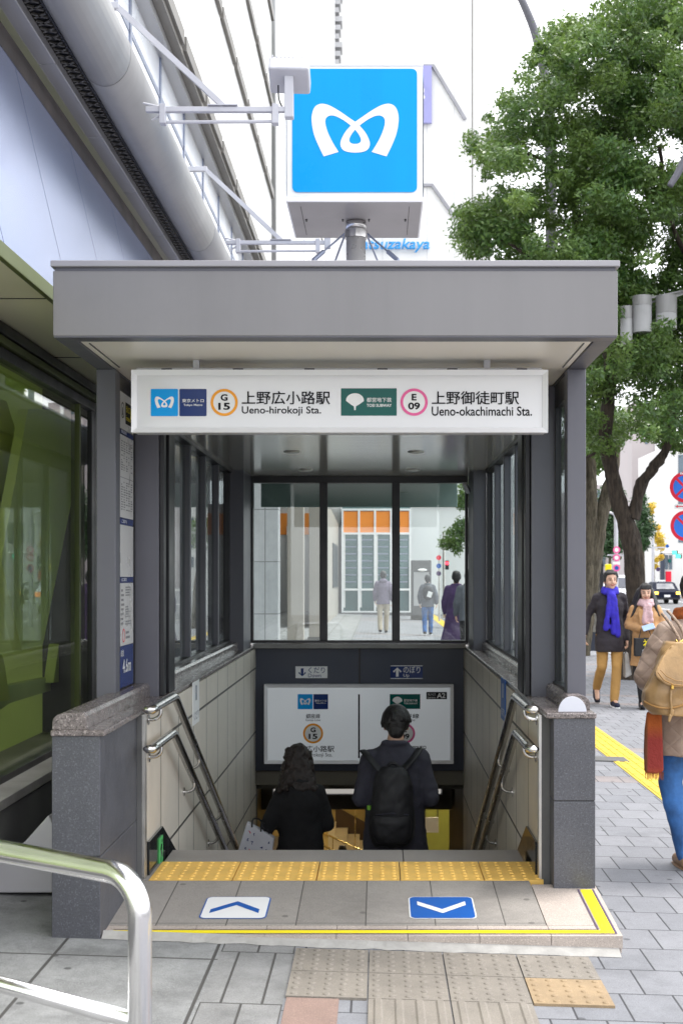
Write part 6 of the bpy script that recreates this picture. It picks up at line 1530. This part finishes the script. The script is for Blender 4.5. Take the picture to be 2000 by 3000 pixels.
mb = MB(); w_ = crom([rp(a_, b_, .150 if b_ > 1900 else .09) for a_, b_ in fl_], 5, True); mb.prism([tuple(v) for v in w_], (0, .05, 0)); mb.build('flap', 'leather', rk, bev=.006)
MB().tube([rp(a_, b_, .170) for a_, b_ in ((1905, 1962), (1922, 1985), (1950, 1998), (1980, 2001), (2010, 2002))], .004, 8).build('flap_piping', 'leather_d', rk, smooth=True)
MB().tube([rp(a_, b_, .168) for a_, b_ in ((1912, 1955), (1930, 1974), (1955, 1986), (1985, 1990), (2010, 1991))], .0025, 8).build('stitching', 'leather_d', rk, smooth=True)
MB().tube(crom([rp(1878, 2052, .06), rp(1905, 2064, .12), rp(1950, 2066, .135), rp(2000, 2050, .14), rp(2050, 2030, .13)], 5), .006, 8).build('base_seam', 'leather_d', rk, smooth=True)
MB().box(rp(1945, 0).x, rp(1953, 0).x, Yr - .40, Yr - .375, rp(0, 2012, 0).z, rp(0, 1998).z).build('buckle', 'gold', rk, bev=.003)
MB().tube(crom([rp(1948, 2008, .135), rp(1944, 2040, .15), rp(1946, 2070, .15), rp(1943, 2088, .145)], 4), .007, 8).build('tie_cord', 'leather', rk, smooth=True)
for px, py in ((1943, 2088), (1949, 2074)): MB().cap(rp(px, py, .147), rp(px - 3, py + 14, .147), .010, .008).build('toggle', 'leather', rk, smooth=True)
for q_ in ([(1988, 1880), (1974, 1848), (1960, 1818), (1953, 1800)], [(2004, 1880), (1994, 1842), (1978, 1810), (1969, 1792)]):
    w_ = crom([rp(a_, b_, (.03, .005, -.05, -.12)[i]) for i, (a_, b_) in enumerate(q_)], 5); MB().tube(w_, .0085, 10).build('strap', 'rope', rk, smooth=True)
MB().tube([rp(1974, 1874, .035), rp(1978, 1884, .04), rp(1996, 1874, .04), rp(2006, 1886, .04)], .006, 8).build('strap_ring', 'gold', rk, smooth=True)
# --- man going down the stair
Y1_ = 9.1; x = X_(1158, Y1_); g0 = stepz(Y1_); topz = Z_(2078, Y1_); H = topz - g0; u = H / 1.70
ps = base_pose(u, head=(-.005, -.065, 1.59 * u), neck=(0, .0, 1.485 * u), nod=24,
    arm_r=((-.195 * u, .0, 1.385 * u), (-.238 * u, .05, 1.10 * u), (-.10, -.27, 1.12 * u), (.6, -.6, .4), (0, .3, 1), .6),
    arm_l=((.195 * u, .0, 1.385 * u), (.238 * u, .05, 1.10 * u), (.10, -.27, 1.12 * u), (-.6, -.6, .4), (0, .3, 1), .6),
    leg_r=((-.09 * u, 0, .90 * u), (-.095 * u, -.08, .44 * u), (-.095 * u, -.26, -.07), (0, -1, 0)))
o, u, hp, ht, _ = person((x, Y1_, g0), R(180), H, 'man in a charcoal coat with a black rucksack walking down the stairs', ps, .010)
trousers(o, ps, u, 'coat_black')
coat(o, ps, u, 'coat_dark', .55 * u, seed=3., sleeve=1.04, voxel=.012, rings=[(0, .0, .55 * u, .225 * u, .16 * u), (0, 0, .80 * u, .215 * u, .155 * u), (0, 0, 1.0 * u, .20 * u, .15 * u), (0, .0, 1.2 * u, .20 * u, .145 * u), (0, .0, 1.33 * u, .195 * u, .125 * u), (0, .0, 1.42 * u, .135 * u, .10 * u), (0, .01, 1.49 * u, .078 * u, .072 * u)])
for k in 'rl': shoe(o, ps['leg_' + k][2], (0, -1, 0), u, 'shoeb', 'shoeb')
mb = hair_cap(MB(), hp, ht, u, 1.0)
mb.ell(hp(0, .03, .03), (.098 * u, .108 * u, .105 * u), ht); rh = random.Random(5)
for k in range(70):
    a_ = rh.uniform(0, 6.28); t_ = rh.uniform(-.3, 1.1); d_ = Vector((math.cos(a_) * math.cos(t_), math.sin(a_) * math.cos(t_), math.sin(t_)))
    if d_.y < -.45 and d_.z < .3: continue
    c_ = hp(d_.x * .088, .03 + d_.y * .10, .025 + d_.z * .096); mb.cap(c_, c_ + Vector((d_.x * .02, d_.y * .02, -.03)) * u, .014 * u, .004 * u, 6)
fused(mb, 'hair', 'hair', o, .007, 1)
P0 = Vector((x, Y1_, g0))
rk = empty('rucksack', P0 + Vector((0, -.2, .85 * u)), 'black nylon rucksack on the back of the man going downstairs', 'backpack')
def rp2(px, py, d=0.): v = at(px, py, Y1_ - .2); return Vector((v.x, Y1_ - .20 - d, v.z))
mb = MB(); ys_ = [(2244, 1118, 1184, .05), (2262, 1102, 1196, .08), (2300, 1092, 1206, .10), (2360, 1084, 1212, .12), (2420, 1080, 1214, .125), (2455, 1084, 1210, .11), (2474, 1096, 1198, .08)]
loft(mb, [((rp2(a_, y_).x + rp2(b_, y_).x) / 2, Y1_ - .215, rp2(0, y_).z, (rp2(b_, y_).x - rp2(a_, y_).x) / 2, d_) for y_, a_, b_, d_ in ys_][::-1], 22, 2.8)
folds(fused(mb, 'bag_body', 'bag_black', rk, .011, 3, True), .012, 10, 6, 4.)
mb = MB(); loft(mb, [(rp2(1146, 0).x, Y1_ - .29, rp2(0, y_).z, w_, d_) for y_, w_, d_ in ((2462, .10, .05), (2440, .135, .065), (2400, .14, .07), (2380, .13, .05))], 20, 3.); folds(fused(mb, 'front_pocket', 'bag_black', rk, .011, 3, True), .006, 12, 12)
mb = MB(); mb.tube(crom([rp2(1132, 2262, .02), rp2(1138, 2240, .03), rp2(1150, 2234, .03), rp2(1162, 2240, .03), rp2(1166, 2262, .02)], 4), .011, 8); mb.build('top_loop', 'bag_black', rk, smooth=True)
MB().tube([rp2(1100, 2378, .125), rp2(1146, 2372, .135), rp2(1196, 2378, .125)], .006, 8).build('zip', 'coat_dark', rk, smooth=True)
for s, q_ in ((-1, [(1062, 2206), (1080, 2222), (1105, 2248), (1120, 2262)]), (1, [(1230, 2200), (1212, 2222), (1188, 2246), (1176, 2262)])):
    w_ = crom([rp2(a_, b_, d_) for (a_, b_), d_ in zip(q_, (-.12, -.045, .0, .02))], 5); MB().tube(w_, .030, 10, sq=(.35, 1)).build('strap', 'bag_black', rk, smooth=True)
bt = empty('drink_bottle', rp2(1082, 2396, -.02), 'small green capped bottle tucked beside the black rucksack', 'bottle')
MB().cyl(rp2(1081, 2392, -.0), rp2(1081, 2372, 0), .022, n=14).build('bottle_body', 'glass', bt); MB().cyl(rp2(1081, 2372, 0), rp2(1081, 2360, 0), .016, n=14).build('bottle_cap', M('lime_cap', (.2, .5, .05), .4), bt)
# --- woman going down the stair
Y2_ = 9.5; x = X_(880, Y2_); g0 = stepz(Y2_); H = Z_(2191, Y2_) - g0; u = H / 1.70
ps = base_pose(u, head=(.02, -.06, 1.59 * u), nod=18,
    arm_r=((-.165 * u, .0, 1.37 * u), (-.20 * u, -.02, 1.10 * u), (-.08, -.24, 1.02 * u), (.6, -.7, .2), (0, .2, 1), .7),
    arm_l=((.165 * u, .0, 1.37 * u), (.24 * u, .04, 1.12 * u), (.30 * u, -.04, .92 * u), (.1, -.1, -1), (-1, 0, 0), 1.0),
    leg_l=((.09 * u, 0, .90 * u), (.095 * u, -.08, .44 * u), (.095 * u, -.26, -.07), (0, -1, 0)))
o, u, hp, ht, _ = person((x, Y2_, g0), R(180), H, 'woman with curly dark brown hair and a black coat walking down the stairs', ps, .010)
mb = MB()
for k in 'rl':
    P_, K, A = [Vector(q) for q in ps['leg_' + k][:3]]; mb.cap(P_, K, .078, .055, 12); mb.cap(K, A, .055, .037, 12)
fused(mb, 'tights', 'coat_black', o, .014, 3)
coat(o, ps, u, 'coat_black', .50 * u, seed=8., flare=1.25, sleeve=1.05)
for k in 'rl': shoe(o, ps['leg_' + k][2], (0, -1, 0), u, 'shoeb', 'shoeb')
mb = hair_cap(MB(), hp, ht, u, 1.1, False); rh = random.Random(8)
mb.ell(hp(0, .05, -.07), (.105 * u, .07 * u, .13 * u)); mb.ell(hp(0, .055, -.16), (.145 * u, .07 * u, .10 * u))
for k in range(190):
    t_ = rh.uniform(0, 1); a_ = rh.uniform(-.35, math.pi + .35); rx = (.088 + .062 * t_) * u
    c_ = hp(math.cos(a_) * rx / u, .035 + math.sin(a_) * (.085 - .01 * t_), .08 - .33 * t_); mb.ell(c_, (.020 * u, .018 * u, .022 * u), None, 8, 5)
folds(fused(mb, 'hair', 'hairb', o, .008, 1), .007, 34, 26)
P0 = Vector((x, Y2_, g0))
bg_ = empty('shopping_bag', at(752, 2520, Y2_ - .1), 'white shopping bag with red and blue figures beside the black coat woman', 'bag')
def bp_(px, py, d=0.): return at(px, py, Y2_ - .14 + d)
mb = MB(); mb.prism([bp_(a_, b_) for a_, b_ in ((690, 2516), (723, 2411), (803, 2457), (786, 2570), (700, 2560))], (0, .09, 0)); mb.build('bag_body', M('white_paper', (.62, .62, .68), .6, 0, .08, 8, .4, 12), bg_, bev=.006)
mb2 = {'redp': MB(), 'navyp': MB()}
rg = random.Random(4)
for i in range(5):
    for j in range(5):
        a_ = Vector((727, 2424)).lerp(Vector((796, 2463)), (i + .5) / 5) + Vector((-7, 26)) * (j + .4) * .9
        m_ = mb2['redp' if (i + j) % 3 == 0 else 'navyp']
        if rg.random() < .2: continue
        for k in range(4):
            ang = rg.uniform(0, 3.14); L = rg.uniform(3, 6.5); dx, dy = math.cos(ang) * L, math.sin(ang) * L; q = a_ + Vector((rg.uniform(-2, 2), rg.uniform(-3, 3))); n_ = Vector((-math.sin(ang), math.cos(ang))) * .9
            m_.face([bp_(q.x - dx / 2 + n_.x, q.y - dy / 2 + n_.y, -.002), bp_(q.x + dx / 2 + n_.x, q.y + dy / 2 + n_.y, -.002), bp_(q.x + dx / 2 - n_.x, q.y + dy / 2 - n_.y, -.002), bp_(q.x - dx / 2 - n_.x, q.y - dy / 2 - n_.y, -.002)])
for m_, q in mb2.items(): q.build('figure_print', m_, bg_)
for dx in (0, 26): MB().tube(crom([bp_(738 + dx, 2424 + dx * .5, -.004), bp_(742 + dx, 2400 + dx * .5, .02), bp_(764 + dx * .6, 2404 + dx * .5, .06), bp_(775 + dx * .5, 2438 + dx * .3, .05)], 4), .006, 6).build('handle', 'bag_black', bg_)
# --- far walkers
def far_person(px, Y, H, rz, lb, top, low, long_=False, hairm='hair', z=None, pack=False, stride=.16, hood=False, voxel=.016, bagp=None):
    x = X_(px, Y); u = H / 1.70; g0 = gz(x) if z is None else z
    ps = base_pose(u, leg_r=((-.09 * u, 0, .90 * u), (-.09 * u, -.10, .49 * u), (-.08 * u, -stride, .088 * u), (0, -1, 0)), leg_l=((.09 * u, 0, .90 * u), (.09 * u, .0, .48 * u), (.08 * u, stride * 1.2, .12 * u), (0, -1, -.3)),
        arm_r=((-.185 * u, .01, 1.385 * u), (-.24 * u, .07, 1.12 * u), (-.25 * u, .06, .88 * u), (0, -.2, -1), (1, 0, 0), .5), arm_l=((.185 * u, .01, 1.385 * u), (.23 * u, -.01, 1.12 * u), (.22 * u, -.14, .90 * u), (0, -.2, -1), (-1, 0, 0), .5))
    o, u, hp, ht, _ = person((x, Y, g0), rz, H, lb, ps, .014)
    trousers(o, ps, u, low, 1.1); coat(o, ps, u, top, (.22 if long_ else .80) * u, name='coat' if long_ else 'jacket', flare=1.85 if long_ else 1.02, seed=px * .1, voxel=voxel, sleeve=1.1)
    for k in 'rl': shoe(o, ps['leg_' + k][2], (0, -1, 0), u, 'shoeb', 'whitep' if not long_ else 'shoeb')
    mb = hair_cap(MB(), hp, ht, u, 1.); fused(mb, 'hair', hairm, o, .012, 2)
    if hood: fused(MB().ell((0, .09 * u, 1.43 * u), (.12 * u, .06 * u, .075 * u)), 'hood', top, o, .014, 2)
    return o, Vector((x, Y, g0)), u
far_person(1122, 34.5, 1.68, R(180), 'person in a mauve grey hoodie and beige trousers walking away beyond the rear glazing', 'hoodie', 'beigep', hood=True)
o, P0, u = far_person(1252, 34.2, 1.62, R(178), 'person in a grey jacket and blue jeans wearing a black backpack outside the rear glazing', 'greyj', 'denim')
bk = empty('backpack', P0 + Vector((0, -.2, 1.0)), 'small black backpack with a white patch worn by the grey jacket walker', 'backpack')
mb = MB(); mb.ell((0, 0, .14), (.15, .09, .20), None, 16, 10); mb.build('bag_body', 'bag_black', bk, smooth=True, local=True)
mb = MB(); mb.box(-.05, .07, -.098, -.085, .03, .18)
for v in mb.bm.verts: v.co = Matrix.Rotation(R(18), 3, 'Y') @ v.co
mb.build('patch', 'whitep', bk, local=True, bev=.004)
far_person(1336, 24.0, 1.68, R(176), 'person in a long purple coat at the right edge of the rear glazing', 'purplec', 'coat_black', long_=True)
far_person(1374, 22.6, 1.70, R(184), 'person in a blue grey jacket partly hidden by the rear corner column', 'greyj', 'coat_black')
far_person(1003, 24.0, 1.66, R(180), 'dark haired person far down the underground passage, only the head showing', 'coat_dark', 'coat_black', z=ZE)
# ================================================================ LIGHT, SKY, CAMERA
w = bpy.data.worlds.new('World'); SC.world = w; w.use_nodes = True
nt = w.node_tree; nt.nodes.clear()
out = nt.nodes.new('ShaderNodeOutputWorld'); bg = nt.nodes.new('ShaderNodeBackground')
sky = nt.nodes.new('ShaderNodeTexSky'); sky.sky_type = 'NISHITA'; sky.sun_disc = False
SUN_EL, SUN_AZ = 72., 60.            # azimuth clockwise from +Y (behind the camera, to the right)
sky.sun_elevation = R(SUN_EL); sky.sun_rotation = R(SUN_AZ); sky.air_density = 1.; sky.dust_density = 4.; sky.ozone_density = 1.
hs = nt.nodes.new('ShaderNodeHueSaturation'); hs.inputs['Saturation'].default_value = .10; hs.inputs['Value'].default_value = 1.0
nt.links.new(sky.outputs[0], hs.inputs['Color'])
tint = nt.nodes.new('ShaderNodeMix'); tint.data_type = 'RGBA'; tint.blend_type = 'MIX'; tint.inputs[0].default_value = .55
nt.links.new(hs.outputs[0], tint.inputs[6]); tint.inputs[7].default_value = (8.6, 8.8, 9.2, 1)   # even cloud layer
nt.links.new(tint.outputs[2], bg.inputs[0]); bg.inputs[1].default_value = .14
nt.links.new(bg.outputs[0], out.inputs[0])
sl = bpy.data.lights.new('sun', 'SUN'); sl.energy = 1.0; sl.angle = R(14); sl.color = (1., .96, .90)
so = bpy.data.objects.new('sun', sl); COL.objects.link(so)
dv = Vector((math.sin(R(SUN_AZ)) * math.cos(R(SUN_EL)), math.cos(R(SUN_AZ)) * math.cos(R(SUN_EL)), math.sin(R(SUN_EL))))
so.location = dv * 60; so.rotation_euler = dv.to_track_quat('Z', 'Y').to_euler()
cam = bpy.data.cameras.new('camera'); co = bpy.data.objects.new('camera', cam); COL.objects.link(co)
co.location = (0, 0, CZ); co.rotation_euler = (R(90), 0, 0)
cam.sensor_fit = 'VERTICAL'; cam.sensor_height = 36.; cam.lens = F_ / 3000 * 36
cam.shift_x = -(VX - 1000) / 3000; cam.shift_y = (VY - 1500) / 3000
cam.clip_start = .05; cam.clip_end = 2000
cam.dof.use_dof = True; cam.dof.focus_distance = 7.0; cam.dof.aperture_fstop = 6.3
SC.camera = co
vs = SC.view_settings; vs.view_transform = 'Standard'; vs.look = 'None'; vs.gamma = 1.; vs.exposure = 1.45; vs.use_curve_mapping = False
SC.cycles.max_bounces = 8; SC.cycles.diffuse_bounces = 4; SC.cycles.glossy_bounces = 4; SC.cycles.transparent_max_bounces = 16; SC.cycles.transmission_bounces = 4
SC.cycles.use_denoising = True; SC.cycles.sample_clamp_indirect = 6.
try: SC.cycles.denoiser = 'OPENIMAGEDENOISE'
except Exception: pass
SC.render.film_transparent = False
